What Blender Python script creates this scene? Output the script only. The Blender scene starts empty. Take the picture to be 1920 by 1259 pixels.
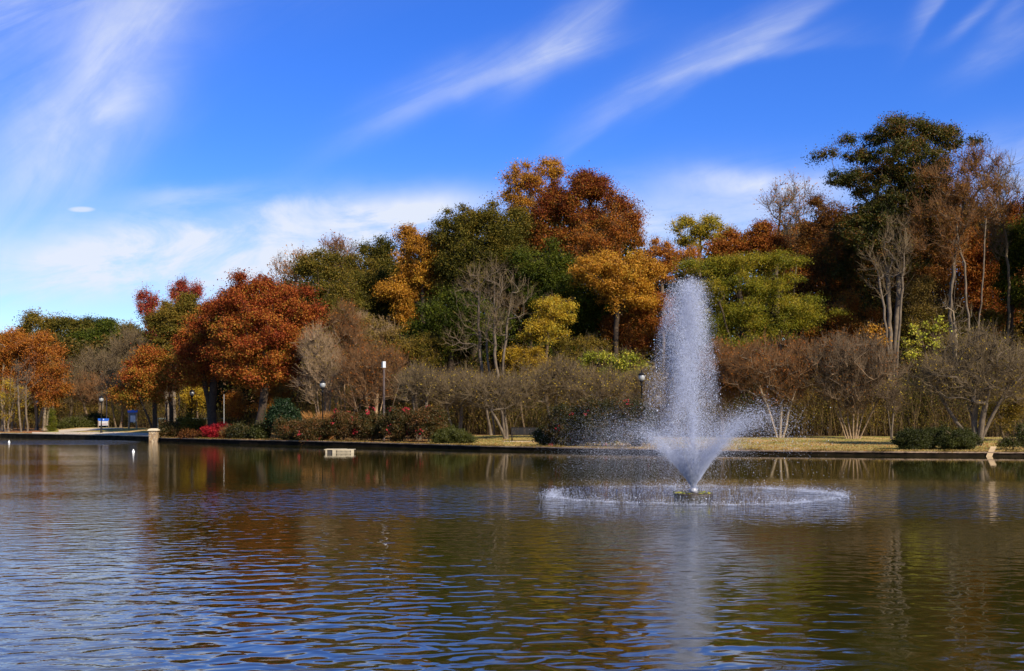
import bpy, math, random
import numpy as np
from mathutils import Vector
S = bpy.context.scene
COL = S.collection
F, CX, HY, H = 2200.0, 960.0, 788.0, 1.8      # focal length, centre column, horizon row (photo pixels), eye height (m)

# ------------------------------------------------------------------ camera
cam = bpy.data.objects.new('camera', bpy.data.cameras.new('camera')); COL.objects.link(cam)
cam.location = (0, 0, H); cam.rotation_euler = (math.radians(90), 0, 0)
cam.data.sensor_width = 36; cam.data.lens = 36*F/1920
cam.data.shift_y = (HY-629.5)/1920; cam.data.clip_end = 8000; cam.data.clip_start = .1
S.camera = cam
S.render.resolution_x, S.render.resolution_y = 1024, 671

# ------------------------------------------------------------------ sun
SUN_EL, SUN_AZ = math.radians(36), math.radians(140)     # azimuth clockwise from +Y (view direction)
sd = Vector((math.sin(SUN_AZ)*math.cos(SUN_EL), math.cos(SUN_AZ)*math.cos(SUN_EL), math.sin(SUN_EL)))
sun = bpy.data.objects.new('sun', bpy.data.lights.new('sun', 'SUN')); COL.objects.link(sun)
sun.data.energy = 5.0; sun.data.angle = math.radians(.5); sun.data.color = (1, .90, .76)
sun.rotation_euler = sd.to_track_quat('Z', 'Y').to_euler()
sun['kind'] = 'structure'

# ------------------------------------------------------------------ view
S.view_settings.view_transform = 'Standard'; S.view_settings.look = 'None'
S.view_settings.exposure = 0.65; S.view_settings.gamma = 1.0

# ------------------------------------------------------------------ node helpers
class NT:
    def __init__(s, nt): s.t = nt; s.n = nt.nodes; s.l = nt.links
    def new(s, k, **kw):
        n = s.n.new(k)
        for a, b in kw.items(): setattr(n, a, b)
        return n
    def put(s, sock, v):
        if isinstance(v, bpy.types.NodeSocket): s.l.new(v, sock)
        elif v is not None: sock.default_value = v
    def m(s, op, a, b=None, c=None, clamp=False):
        n = s.new('ShaderNodeMath', operation=op, use_clamp=clamp)
        s.put(n.inputs[0], a); s.put(n.inputs[1], b)
        if c is not None: s.put(n.inputs[2], c)
        return n.outputs[0]
    def mix(s, f, a, b, blend='MIX'):
        n = s.new('ShaderNodeMix', data_type='RGBA', blend_type=blend)
        s.put(n.inputs[0], f); s.put(n.inputs[6], a); s.put(n.inputs[7], b)
        return n.outputs[2]
    def noise(s, vec, scale, detail=4, rough=.55, dist=0, out=0):
        n = s.new('ShaderNodeTexNoise'); s.put(n.inputs['Vector'], vec)
        n.inputs['Scale'].default_value = scale; n.inputs['Detail'].default_value = detail
        n.inputs['Roughness'].default_value = rough; n.inputs['Distortion'].default_value = dist
        return n.outputs[out]
    def ramp(s, f, stops, interp='LINEAR'):
        n = s.new('ShaderNodeValToRGB'); s.put(n.inputs[0], f); cr = n.color_ramp; cr.interpolation = interp
        while len(cr.elements) < len(stops): cr.elements.new(.5)
        for e, (p, c) in zip(cr.elements, stops): e.position = p; e.color = (*c, 1)
        return n.outputs[0]
    def xyz(s, x, y, z):
        n = s.new('ShaderNodeCombineXYZ'); s.put(n.inputs[0], x); s.put(n.inputs[1], y); s.put(n.inputs[2], z); return n.outputs[0]
    def sep(s, v):
        n = s.new('ShaderNodeSeparateXYZ'); s.l.new(v, n.inputs[0]); return n.outputs
    def mr(s, v, a, b, c=0., d=1., smooth=True):
        n = s.new('ShaderNodeMapRange', interpolation_type='SMOOTHSTEP' if smooth else 'LINEAR')
        s.put(n.inputs[0], v); n.inputs[1].default_value = a; n.inputs[2].default_value = b
        n.inputs[3].default_value = c; n.inputs[4].default_value = d
        return n.outputs[0]

# ------------------------------------------------------------------ sky: Nishita plus cirrus, laid out by compass direction
w = bpy.data.worlds.new('World'); S.world = w; w.use_nodes = True
N = NT(w.node_tree); N.n.clear()
sky = N.new('ShaderNodeTexSky', sky_type='NISHITA'); sky.sun_disc = False
sky.sun_elevation = SUN_EL; sky.sun_rotation = SUN_AZ
sky.altitude = 200; sky.air_density = 1.0; sky.dust_density = .35; sky.ozone_density = 3.0
hs = N.new('ShaderNodeHueSaturation'); hs.inputs['Saturation'].default_value = 1.28; hs.inputs['Value'].default_value = .95  # polarised deep autumn blue
hs.inputs['Hue'].default_value = .512
N.l.new(sky.outputs[0], hs.inputs['Color'])
tc = N.new('ShaderNodeTexCoord').outputs['Generated']
x, y, z = N.sep(tc)
yy = N.m('MAXIMUM', y, .05)
U = N.m('MULTIPLY_ADD', N.m('DIVIDE', x, yy), 2.2, .96)
V = N.m('MULTIPLY_ADD', N.m('DIVIDE', z, yy), -2.2, .788)
def rot(cx, cy, deg):
    a = math.radians(deg); c, s_ = math.cos(a), math.sin(a)
    du = N.m('SUBTRACT', U, cx); dv = N.m('SUBTRACT', V, cy)
    return (N.m('ADD', N.m('MULTIPLY', du, c), N.m('MULTIPLY', dv, s_)),
            N.m('ADD', N.m('MULTIPLY', du, -s_), N.m('MULTIPLY', dv, c)))
def fibre(deg, sl, sw, detail, rough, dist, off=0):
    a, b = rot(0, 0, deg)
    return N.noise(N.xyz(N.m('MULTIPLY', a, sl), N.m('MULTIPLY', b, sw), off), 1, detail, rough, dist)
wob = N.m('MULTIPLY_ADD', N.noise(N.xyz(U, V, 3.3), 3.2, 4, .55), .07, -.035)
fA = N.mr(fibre(-24, 2.0, 14, 8, .62, .6, 1), .34, .64)
fB = N.mr(fibre(-46, 2.4, 8, 8, .62, .8, 5), .32, .66)
fC = N.mr(fibre(-9, 3.4, 9, 9, .62, .7, 9), .32, .60)
fD = N.mr(N.noise(N.xyz(U, V, 7), 4.5, 6, .6, .3), .3, .7)
def blob(cx, cy, deg, sl, sw, amp, up=1.0, bend=0.0, dn=1.0):
    a, b = rot(cx/1000, cy/1000, deg)
    b = N.m('ADD', b, wob)
    if bend: b = N.m('ADD', b, N.m('MULTIPLY', N.m('MULTIPLY', a, a), bend))
    if up != 1.0 or dn != 1.0:   # one side crisper than the other
        b = N.m('ADD', N.m('MULTIPLY', N.m('MINIMUM', b, 0.), up), N.m('MULTIPLY', N.m('MAXIMUM', b, 0.), dn))
    a = N.m('DIVIDE', a, sl/1000); b = N.m('DIVIDE', b, sw/1000)
    e = N.m('EXPONENT', N.m('MULTIPLY', N.m('ADD', N.m('MULTIPLY', a, a), N.m('MULTIPLY', b, b)), -.7))
    return N.m('MULTIPLY', e, amp)
def add(*a):
    r = a[0]
    for q in a[1:]: r = N.m('ADD', r, q)
    return r
gA = add(blob(880, 155, -21, 200, 28, .54, .8, -.35, 1.5), blob(1050, 88, -40, 95, 40, .55, 1., 0, 1.6), blob(1110, 30, -60, 60, 40, .25), blob(1300, 138, -21, 190, 22, .54, .6, -.6, 2.0), blob(1430, 75, -32, 150, 26, .54, .7, 0, 2.0),
         blob(1745, 15, -62, 55, 13, .5, .7, 0, 2.), blob(1830, 20, -40, 60, 10, .4), blob(1885, 85, -32, 80, 24, .36), blob(1900, 10, -45, 50, 14, .3))
gB = add(blob(220, 130, -58, 260, 80, .58), blob(80, 270, -38, 200, 80, .68), blob(230, 40, -70, 120, 60, .3))
gC = add(blob(400, 440, -5, 290, 62, 1.1, 1.4), blob(520, 395, -3, 90, 18, .5, 1.5), blob(350, 365, -4, 90, 16, .35), blob(760, 400, -9, 110, 50, 1.15, 1.8), blob(60, 510, -6, 240, 40, .6), blob(520, 510, 0, 300, 50, .75),
         blob(1340, 400, -4, 260, 60, .6), blob(1420, 345, 4, 110, 18, .6), blob(1890, 340, -10, 90, 60, .8), blob(1180, 440, -4, 90, 40, .5))
gH = add(blob(350, -260, -25, 620, 150, .75), blob(-420, 60, -40, 300, 220, .35), blob(1300, -420, -15, 700, 120, .6), blob(300, -700, -20, 900, 200, .6))
gL = add(blob(155, 393, 0, 20, 4.5, .0))
cl = add(N.m('MULTIPLY', gH, N.m('MULTIPLY_ADD', fA, .6, .3)), N.m('MULTIPLY', gA, N.m('MULTIPLY_ADD', fA, .45, .36)), N.m('MULTIPLY', gB, N.m('MULTIPLY_ADD', fB, .35, .46)),
         N.m('MULTIPLY', gC, N.m('MULTIPLY_ADD', fC, .68, .33)))
cl = N.m('MULTIPLY', cl, N.m('MULTIPLY_ADD', fD, .35, .65))
la = N.m('DIVIDE', N.m('SUBTRACT', U, .153), .027); lb = N.m('DIVIDE', N.m('SUBTRACT', V, .393), .006)
lens = N.m('MULTIPLY', N.mr(N.m('ADD', N.m('MULTIPLY', la, la), N.m('MULTIPLY', lb, lb)), 1.2, .1), .5)
cl = N.m('MULTIPLY', N.m('MINIMUM', N.m('ADD', cl, lens), .92), N.mr(y, .05, .3))
# whitening towards the horizon is the sky's own
bg = N.mix(cl, N.mix(1., hs.outputs[0], N.mix(N.mr(z, .34, .62), N.mix(N.mr(z, .02, .24), (.80, .84, .98, 1), (.44, .66, 1.06, 1)), (.80, 1.0, 1.12, 1)), 'MULTIPLY'), (4.35, 4.6, 5.1, 1))
b_ = N.new('ShaderNodeBackground'); N.l.new(bg, b_.inputs[0]); b_.inputs[1].default_value = .12
o_ = N.new('ShaderNodeOutputWorld'); N.l.new(b_.outputs[0], o_.inputs[0])

# ------------------------------------------------------------------ mesh helpers
def link(me, name, parent=None, mats=()):
    o = bpy.data.objects.new(name, me); COL.objects.link(o)
    for m_ in mats: me.materials.append(m_)
    if parent is not None: o.parent = parent
    return o
def fastmesh(name, Vt, Fc, fattr=None, matidx=None, smooth=False):
    """Vt (n,3), Fc list of (m,k) int arrays"""
    if not isinstance(Fc, list): Fc = [Fc]
    Fc = [f for f in Fc if len(f)]
    me = bpy.data.meshes.new(name)
    me.vertices.add(len(Vt)); me.vertices.foreach_set('co', np.ascontiguousarray(Vt, dtype=np.float32).ravel())
    flat = np.concatenate([f.ravel() for f in Fc]).astype(np.int32)
    tot = np.concatenate([np.full(len(f), f.shape[1], np.int32) for f in Fc])
    st = np.concatenate([[0], np.cumsum(tot)[:-1]]).astype(np.int32)
    me.loops.add(len(flat)); me.loops.foreach_set('vertex_index', flat)
    me.polygons.add(len(tot)); me.polygons.foreach_set('loop_start', st); me.polygons.foreach_set('loop_total', tot)
    if matidx is not None: me.polygons.foreach_set('material_index', matidx.astype(np.int32))
    me.polygons.foreach_set('use_smooth', np.full(len(tot), smooth, dtype=bool))
    me.update(calc_edges=True)
    if fattr is not None:
        for k, v in fattr.items():
            dom = 'FACE' if len(v) == len(tot) else 'POINT'
            a = me.attributes.new(k, 'FLOAT', dom); a.data.foreach_set('value', v.astype(np.float32))
    return me
class MB:
    """collects small shapes into one mesh"""
    def __init__(s): s.v = []; s.f = []; s.mi = []; s.cur = 0
    def _add(s, vs, fs):
        o = len(s.v); s.v += [tuple(p) for p in vs]
        for f in fs: s.f.append([o+i for i in f]); s.mi.append(s.cur)
    def box(s, c, d, rz=0, rx=0, taper=1.0):
        vs = []
        for k in range(8):
            sx, sy, sz = (1 if k & 1 else -1), (1 if k & 2 else -1), (1 if k & 4 else -1)
            t = taper if sz > 0 else 1
            p = [sx*d[0]/2*t, sy*d[1]/2*t, sz*d[2]/2]
            p = [p[0], p[1]*math.cos(rx)-p[2]*math.sin(rx), p[1]*math.sin(rx)+p[2]*math.cos(rx)]
            vs.append((c[0]+p[0]*math.cos(rz)-p[1]*math.sin(rz), c[1]+p[0]*math.sin(rz)+p[1]*math.cos(rz), c[2]+p[2]))
        s._add(vs, [(0,2,3,1),(4,5,7,6),(0,1,5,4),(2,6,7,3),(0,4,6,2),(1,3,7,5)])
    def lathe(s, c, prof, n=16):
        vs = []; fs = []
        for r, z_ in prof:
            for i in range(n):
                a = 2*math.pi*i/n; vs.append((c[0]+r*math.cos(a), c[1]+r*math.sin(a), c[2]+z_))
        for j in range(len(prof)-1):
            for i in range(n):
                k = (i+1) % n; fs.append((j*n+i, j*n+k, (j+1)*n+k, (j+1)*n+i))
        fs.append(tuple(range(n))[::-1]); fs.append(tuple(range((len(prof)-1)*n, len(prof)*n)))
        s._add(vs, fs)
    def tube(s, pts, r, n=8):
        P_ = [Vector(p) for p in pts]; vs = []; fs = []
        for j, p in enumerate(P_):
            d = (P_[min(j+1, len(P_)-1)]-P_[max(j-1, 0)]).normalized()
            u = d.orthogonal().normalized(); v_ = d.cross(u)
            rr = r[j] if isinstance(r, (list, tuple)) else r
            for i in range(n):
                a = 2*math.pi*i/n; q = p+u*rr*math.cos(a)+v_*rr*math.sin(a); vs.append(tuple(q))
        for j in range(len(P_)-1):
            for i in range(n):
                k = (i+1) % n; fs.append((j*n+i, j*n+k, (j+1)*n+k, (j+1)*n+i))
        fs.append(tuple(range(n))[::-1]); fs.append(tuple(range((len(P_)-1)*n, len(P_)*n)))
        s._add(vs, fs)
    def build(s, name, mats, parent=None, bevel=0, smooth=False):
        me = bpy.data.meshes.new(name); me.from_pydata(s.v, [], s.f)
        if not isinstance(mats, (list, tuple)): mats = [mats]
        o = link(me, name, parent, mats); me.polygons.foreach_set('material_index', s.mi)
        me.polygons.foreach_set('use_smooth', [smooth]*len(s.f)); me.update()
        import bmesh
        b = bmesh.new(); b.from_mesh(me); bmesh.ops.recalc_face_normals(b, faces=b.faces)
        if bevel: bmesh.ops.bevel(b, geom=list(b.edges), offset=bevel, segments=1, affect='EDGES')
        b.to_mesh(me); b.free()
        return o
def tag(o, label=None, cat=None, group=None, kind=None):
    if label: o['label'] = label
    if cat: o['category'] = cat
    if group: o['group'] = group
    if kind: o['kind'] = kind
    return o
def empty(name, loc, label, cat, group=None, rz=0):
    o = bpy.data.objects.new(name, None); COL.objects.link(o); o.location = loc; o.rotation_euler = (0, 0, rz)
    o.empty_display_size = .3
    return tag(o, label, cat, group)

# ------------------------------------------------------------------ materials
def pmat(name, col, rough=.7, var=.25, scale=6, spec=.3, metal=0, col2=None, bump=0):
    m_ = bpy.data.materials.new(name); m_.use_nodes = True; n = NT(m_.node_tree); p = n.n['Principled BSDF']
    tcn = n.new('ShaderNodeTexCoord').outputs['Object']
    f = n.noise(tcn, scale, 5, .6)
    c2 = col2 or tuple(c*(1-var) for c in col)
    c1 = tuple(min(1, c*(1+var*.6)) for c in col) if col2 is None else col
    n.put(p.inputs['Base Color'], n.ramp(n.mr(f, .3, .7), [(0, c2), (1, c1)]))
    p.inputs['Roughness'].default_value = rough; p.inputs['Specular IOR Level'].default_value = spec; p.inputs['Metallic'].default_value = metal
    if bump:
        b = n.new('ShaderNodeBump'); b.inputs['Strength'].default_value = bump; n.put(b.inputs['Height'], n.noise(tcn, scale*4, 4)); n.put(p.inputs['Normal'], b.outputs[0])
    return m_
def leafmat(name, stops, trans=.3, gloss=.02):
    gloss = min(gloss, .06)*.22
    m_ = bpy.data.materials.new(name); m_.use_nodes = True; n = NT(m_.node_tree); n.n.clear()
    a = n.new('ShaderNodeAttribute'); a.attribute_name = 'tint'
    k = len(stops)
    c = n.ramp(a.outputs['Fac'], [(i/(k-1), s_) for i, s_ in enumerate(stops)])
    d = n.new('ShaderNodeBsdfDiffuse'); n.put(d.inputs[0], c)
    t = n.new('ShaderNodeBsdfTranslucent'); n.put(t.inputs[0], n.mix(1., c, (1.15, 1.1, .6, 1), 'MULTIPLY'))
    g = n.new('ShaderNodeBsdfGlossy'); g.inputs['Roughness'].default_value = .45; g.inputs[0].default_value = (1, 1, 1, 1)
    x1 = n.new('ShaderNodeMixShader'); x1.inputs[0].default_value = trans; n.l.new(d.outputs[0], x1.inputs[1]); n.l.new(t.outputs[0], x1.inputs[2])
    x2 = n.new('ShaderNodeMixShader'); x2.inputs[0].default_value = gloss; n.l.new(x1.outputs[0], x2.inputs[1]); n.l.new(g.outputs[0], x2.inputs[2])
    o = n.new('ShaderNodeOutputMaterial'); n.l.new(x2.outputs[0], o.inputs[0])
    return m_
PAL = {k: leafmat('leaf_'+k, v, *(e or ())) for k, v, e in [
    ('red', [(.11,.014,.006),(.25,.048,.013),(.35,.092,.018),(.40,.18,.025),(.17,.13,.015)], None),
    ('crimson', [(.12,.015,.015),(.30,.04,.025),(.40,.07,.035),(.33,.11,.03)], None),
    ('orange', [(.18,.05,.008),(.36,.115,.014),(.47,.19,.024),(.50,.27,.03)], (.35,.04)),
    ('amber', [(.24,.10,.010),(.42,.185,.018),(.54,.27,.026),(.50,.33,.035)], (.35,.04)),
    ('yellow', [(.22,.13,.01),(.42,.25,.015),(.50,.36,.03),(.20,.19,.025)], (.35,.04)),
    ('lime', [(.12,.14,.015),(.28,.28,.02),(.42,.42,.04),(.50,.40,.05)], (.35,.04)),
    ('locust', [(.040,.052,.006),(.115,.125,.008),(.22,.20,.012),(.36,.25,.018)], (.3,.04)),
    ('olive', [(.034,.036,.007),(.085,.074,.010),(.135,.105,.014),(.22,.135,.02)], None),
    ('green', [(.022,.030,.005),(.052,.068,.007),(.100,.110,.010),(.17,.15,.015)], None),
    ('pine', [(.016,.028,.010),(.030,.046,.012),(.05,.058,.016),(.12,.055,.02)], (.2,.04)),
    ('darkoak', [(.020,.025,.005),(.045,.052,.008),(.085,.078,.012),(.19,.07,.014)], (.25,.04)),
    ('hedge', [(.018,.020,.004),(.038,.042,.006),(.070,.070,.010)], (.2,.06)),
    ('holly', [(.008,.018,.007),(.018,.036,.011),(.035,.055,.018)], (.15,.1)),
    ('rose', [(.022,.022,.006),(.045,.042,.008),(.10,.050,.012),(.17,.065,.018)], (.2,.08)),
    ('rust', [(.11,.022,.008),(.23,.065,.012),(.36,.125,.018),(.20,.12,.018)], None),
    ('brown', [(.07,.026,.009),(.15,.055,.013),(.23,.090,.018),(.17,.11,.02)], None),
    ('tan', [(.11,.075,.02),(.20,.13,.03),(.29,.19,.04)], None),
    ('petal', [(.28,.012,.018),(.42,.02,.035),(.55,.05,.06)], (.3,.05)),
    ('burning', [(.14,.008,.010),(.32,.014,.020),(.42,.03,.035)], (.3,.03)),
    ('plume', [(.30,.12,.03),(.45,.20,.05),(.55,.30,.10)], None),
    ('stem', [(.02,.014,.007),(.05,.032,.015),(.09,.055,.022),(.20,.13,.055)], None),
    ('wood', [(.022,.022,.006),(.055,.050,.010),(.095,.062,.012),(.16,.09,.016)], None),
]}
BARK = {'dark': pmat('bark_dark', (.050,.032,.018), .9, .4, 3), 'brown': pmat('bark_brown', (.12,.078,.040), .9, .4, 3),
        'grey': pmat('bark_grey', (.125,.092,.058), .9, .35, 2.5), 'pale': pmat('bark_pale', (.22,.165,.10), .85, .4, 1.2),
        'tan': pmat('bark_tan', (.26,.17,.09), .85, .35, 3), 'russet': pmat('bark_russet', (.145,.070,.024), .9, .35, 3),
        'greytwig': pmat('bark_grey_twig', (.125,.085,.040), .9, .3, 2)}

# ------------------------------------------------------------------ the lie of the land
SH = np.array([(-3500,60),(-1500,110),(-600,132),(0,122),(100,114),(200,107),(276,101),(300,96.6),(450,88),(620,80.8),(800,74.7),(900,70.7),(1100,66),
               (1300,62.9),(1500,60.9),(1700,59.1),(1920,58.2),(2600,53),(3600,46),(6000,30)], float)
WH = np.array([(-1500,.45),(276,.45),(300,.34),(620,.33),(900,.25),(1500,.2),(6000,.2)], float)
def px_of(x, y): return CX + F*np.asarray(x, float)/np.maximum(np.asarray(y, float), 1.)
def shore(px): return np.interp(px, SH[:,0], SH[:,1])
def wallh(px): return np.interp(px, WH[:,0], WH[:,1])
def sm(t): t = np.clip(t, 0, 1); return t*t*(3-2*t)
def ground(x, y):
    px = px_of(x, y); t = np.asarray(y, float)-shore(px); w0 = wallh(px)
    hm = np.interp(px, [-600,80,150,272,300,340], [.70,.70,.96,.96,.65,.6]); tl_ = np.interp(px, [-600,272,330], [15,15,24])
    return w0 + (hm-w0)*sm(t/tl_) + 13*sm((t-48)/70) + .05*np.sin(np.asarray(x)*.31)*np.sin(np.asarray(y)*.23)*sm(t/10)
def W(px, py, D): return np.array([(px-CX)/F*D, D, H-(py-HY)/F*D])
def G(px, D):
    x_ = (px-CX)/F*D; return np.array([x_, D, float(ground(x_, D))])

# ------------------------------------------------------------------ water
m_ = bpy.data.materials.new('pond_water'); m_.use_nodes = True; n = NT(m_.node_tree); p = n.n['Principled BSDF']
geo = n.new('ShaderNodeNewGeometry').outputs['Position']
X_, Y_, Z_ = n.sep(geo)
murk = n.noise(geo, .12, 3, .5)
n.put(p.inputs['Base Color'], n.ramp(murk, [(.3, (.020,.018,.003)), (.7, (.030,.027,.004))]))
p.inputs['Roughness'].default_value = .03; p.inputs['IOR'].default_value = 1.6
def wv(sx, sy, scale, detail, rough, dist, off=0., ang=0.):
    c, s_ = math.cos(math.radians(ang)), math.sin(math.radians(ang))
    a = n.m('ADD', n.m('MULTIPLY', X_, c*sx), n.m('MULTIPLY', Y_, s_*sx))
    b = n.m('ADD', n.m('MULTIPLY', X_, -s_*sy), n.m('MULTIPLY', Y_, c*sy))
    return n.noise(n.xyz(a, b, off), scale, detail, rough, dist)
big = wv(.82, 1.15, 3.0, 1, .4, .6, 0, 6)
mid = wv(.75, 1.25, 3.8, 1.5, .45, .4, 4, -8)
fine = wv(.85, 1.2, 11, 2, .55, .2, 8, 12)
# wind patches
dx = n.m('DIVIDE', n.m('SUBTRACT', X_, 5.6), 10.8); dy = n.m('DIVIDE', n.m('SUBTRACT', Y_, 27.5), 6.2)
d2 = n.m('ADD', n.m('MULTIPLY', dx, dx), n.m('MULTIPLY', dy, dy))
pn = n.noise(n.xyz(n.m('MULTIPLY', X_, .07), n.m('MULTIPLY', Y_, .16), 0.), 1, 4, .6)
patch = n.m('MULTIPLY', n.m('EXPONENT', n.m('MULTIPLY', n.m('POWER', d2, 1.6), -1.)), n.mr(pn, .3, .55, .55, 1.))
# left-hand breeze: where x/y is far left
ratio = n.m('DIVIDE', X_, n.m('MAXIMUM', Y_, 1.))
left = n.m('MULTIPLY', n.mr(ratio, -.19, -.40, 0., 1.), n.mr(pn, .35, .6, .45, 1.))
far = n.mr(Y_, 19., 42., 1., .2)                    # sheltered water under the far bank
near = n.mr(Y_, 20., 9., .0, 1.)
rightc = n.mr(ratio, .10, .24, 1., .42)
lp = n.m('MULTIPLY', n.mr(n.m('ABSOLUTE', n.m('SUBTRACT', Y_, 96.)), 12., 6.), n.mr(ratio, -.31, -.345))
A1 = n.m('MULTIPLY', n.m('MULTIPLY', n.m('MULTIPLY_ADD', near, .55, .40), rightc), n.m('MAXIMUM', far, n.m('MULTIPLY', left, 1.1)))
A2 = n.m('ADD', n.m('MULTIPLY', n.m('MULTIPLY', n.m('MAXIMUM', far, n.m('MULTIPLY', left, .9)), rightc), .5), n.m('MULTIPLY', patch, 15.))
A3 = n.m('ADD', n.m('ADD', n.m('MULTIPLY', patch, 1.6), n.m('MULTIPLY', lp, 8.)), n.m('MULTIPLY', n.m('ADD', left, .03), .6))
hgt = n.m('ADD', n.m('ADD', n.m('MULTIPLY', n.m('MULTIPLY', big, A1), .027), n.m('MULTIPLY', n.m('MULTIPLY', mid, A2), .0065)), n.m('MULTIPLY', n.m('MULTIPLY', fine, A3), .008))
# rings running out from the fountain
bp = n.new('ShaderNodeBump'); bp.inputs['Strength'].default_value = 1; bp.inputs['Distance'].default_value = 1.0
if 'Filter Width' in bp.inputs: bp.inputs['Filter Width'].default_value = .03
n.put(bp.inputs['Height'], hgt); n.put(p.inputs['Normal'], bp.outputs[0])
WATER = m_
k = 96
wvts = [(0, -30, 0)] + [(900*math.cos(2*math.pi*i/k), 900*math.sin(2*math.pi*i/k)-30, 0) for i in range(k)]
me = bpy.data.meshes.new('pond_water'); me.from_pydata(wvts, [], [(0, 1+i, 1+(i+1) % k) for i in range(k)])
tag(link(me, 'pond_water', None, [WATER]), kind='structure')

# ------------------------------------------------------------------ land
GM = bpy.data.materials.new('ground_cover'); GM.use_nodes = True; n = NT(GM.node_tree); p = n.n['Principled BSDF']
geo = n.new('ShaderNodeNewGeometry').outputs['Position']
def att(nm):
    a = n.new('ShaderNodeAttribute'); a.attribute_name = nm; return a.outputs['Fac']
lit, mul = att('litter'), att('mulch')
n1 = n.noise(geo, .35, 5, .6); n2 = n.noise(geo, 2.5, 5, .65); n3 = n.noise(geo, 9, 4, .6)
grass = n.mix(n.mr(n1, .40, .56), (.42,.27,.09,1), (.17,.17,.03,1))
grass = n.mix(n.mr(n2, .45, .85), grass, (.50,.35,.14,1))
leafl = n.mix(n.mr(n3, .4, .65), (.09,.045,.02,1), (.22,.11,.035,1))
mulc = n.mix(n.mr(n3, .35, .65), (.20,.075,.03,1), (.34,.15,.06,1))
c = n.mix(n.mr(n.m('ADD', lit, n.m('MULTIPLY_ADD', n2, .8, -.4)), .35, .65), grass, leafl)
c = n.mix(n.mr(n.m('ADD', mul, n.m('MULTIPLY_ADD', n2, .6, -.3)), .35, .65), c, mulc)
n.put(p.inputs['Base Color'], c); p.inputs['Roughness'].default_value = .95; p.inputs['Specular IOR Level'].default_value = .1
b = n.new('ShaderNodeBump'); b.inputs['Strength'].default_value = .6; b.inputs['Distance'].default_value = .08
n.put(b.inputs['Height'], n3); n.put(p.inputs['Normal'], b.outputs[0])
cols = np.concatenate([np.linspace(-3500, -200, 60), np.linspace(-190, 2110, 330), np.linspace(2130, 6000, 70)])
ts = np.concatenate([[.12], np.linspace(.5, 45, 70), np.linspace(48, 160, 40), np.array([200, 300, 500, 900, 2000])])
PX, TT = np.meshgrid(cols, ts)
YY = shore(PX)+TT; XX = (PX-CX)/F*YY; ZZ = ground(XX, YY)
nr, nc = PX.shape
idx = np.arange(nr*nc).reshape(nr, nc)
Fq = np.stack([idx[:-1,:-1], idx[:-1,1:], idx[1:,1:], idx[1:,:-1]], -1).reshape(-1, 4)
litter = np.clip((TT-np.interp(PX, [-600,290,300,760,820,1300,1920], [22,22,1,1,18,22,22]))/6, 0, 1)
bed = ((PX > 300) & (PX < 805)).astype(float)
litter = np.maximum(litter, bed*.75)
mulch = np.clip((115-PX)/60, 0, 1)*np.clip((TT-1)/3, 0, 1)
mulch = np.maximum(mulch, np.exp(-((PX-1535)/60)**2-((TT-2.2)/1.6)**2)*.7)
me = fastmesh('lawn_and_woodland_floor', np.stack([XX, YY, ZZ], -1).reshape(-1, 3), Fq, {'litter': litter.ravel(), 'mulch': mulch.ravel()}, smooth=True)
tag(link(me, 'ground', None, [GM]), kind='structure')
me = bpy.data.meshes.new('pond_bed'); me.from_pydata([(-3000,-3000,-1.5),(3000,-3000,-1.5),(3000,3000,-1.5),(-3000,3000,-1.5)], [], [(0,1,2,3)])
tag(link(me, 'pond_bed', None, [pmat('mud', (.06,.045,.025))]), kind='structure')

# retaining wall: dark wet face and pale coping, broken at the pillar
def wall(name, label, p0, p1, npt, face, cop, cw=.34, ch=.07, over=.05, seed=1):
    rs = np.random.RandomState(seed)
    pxs = np.linspace(p0, p1, npt); d = shore(pxs); xs = (pxs-CX)/F*d; hs_ = wallh(pxs)+.012
    prof = lambda off, zz: np.stack([xs*(1+off/d), d+off, zz], -1)
    def strip(rings, mat, nm, par):
        V_ = np.concatenate(rings); m2 = len(pxs); k_ = len(rings)
        f = []
        for a in range(k_):
            b2 = (a+1) % k_
            for i in range(m2-1): f.append((a*m2+i, a*m2+i+1, b2*m2+i+1, b2*m2+i))
        f.append(tuple(a*m2 for a in range(k_))); f.append(tuple(a*m2+m2-1 for a in range(k_))[::-1])
        me_ = bpy.data.meshes.new(nm); me_.from_pydata([tuple(q) for q in V_], [], f)
        return link(me_, nm, par, [mat])
    wob_ = rs.normal(0, .008, len(pxs))
    mid_ = len(pxs)//2
    root = empty(name, (0, 0, 0), label, 'retaining wall', 'retaining walls round the pond')
    strip([prof(0, hs_*0-.6), prof(0, hs_-ch), prof(.3, hs_-ch), prof(.3, hs_*0-.6)], face, 'wall_face', root)
    strip([prof(-over+wob_, hs_-ch+wob_*.5), prof(-over+wob_, hs_+wob_*.5), prof(cw, hs_), prof(cw, hs_-ch)], cop, 'coping', root)
    return root
MF = pmat('wet_timber', (.022,.015,.009), .95, .5, 1.5, spec=.02, col2=(.008,.006,.004)); MC = pmat('weathered_coping', (.30,.20,.12), .85, .45, 1.3, col2=(.12,.075,.045))
MC2 = pmat('pale_coping', (.44,.34,.22), .85, .25, 1.3)
MF2 = pmat('dark_stone_face', (.035,.027,.016), .95, .6, 2.0, spec=.02, col2=(.010,.008,.005))
wall('retaining_wall', 'low dark stone retaining wall with pale coping running left from the stone pillar', -900, 278.5, 180, MF2, MC2, seed=2)
wall('retaining_wall', 'long dark timber retaining wall with brown coping running right from the stone pillar under the shrubs', 299.5, 3000, 500, MF, MC, .30, .06, seed=3)

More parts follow.
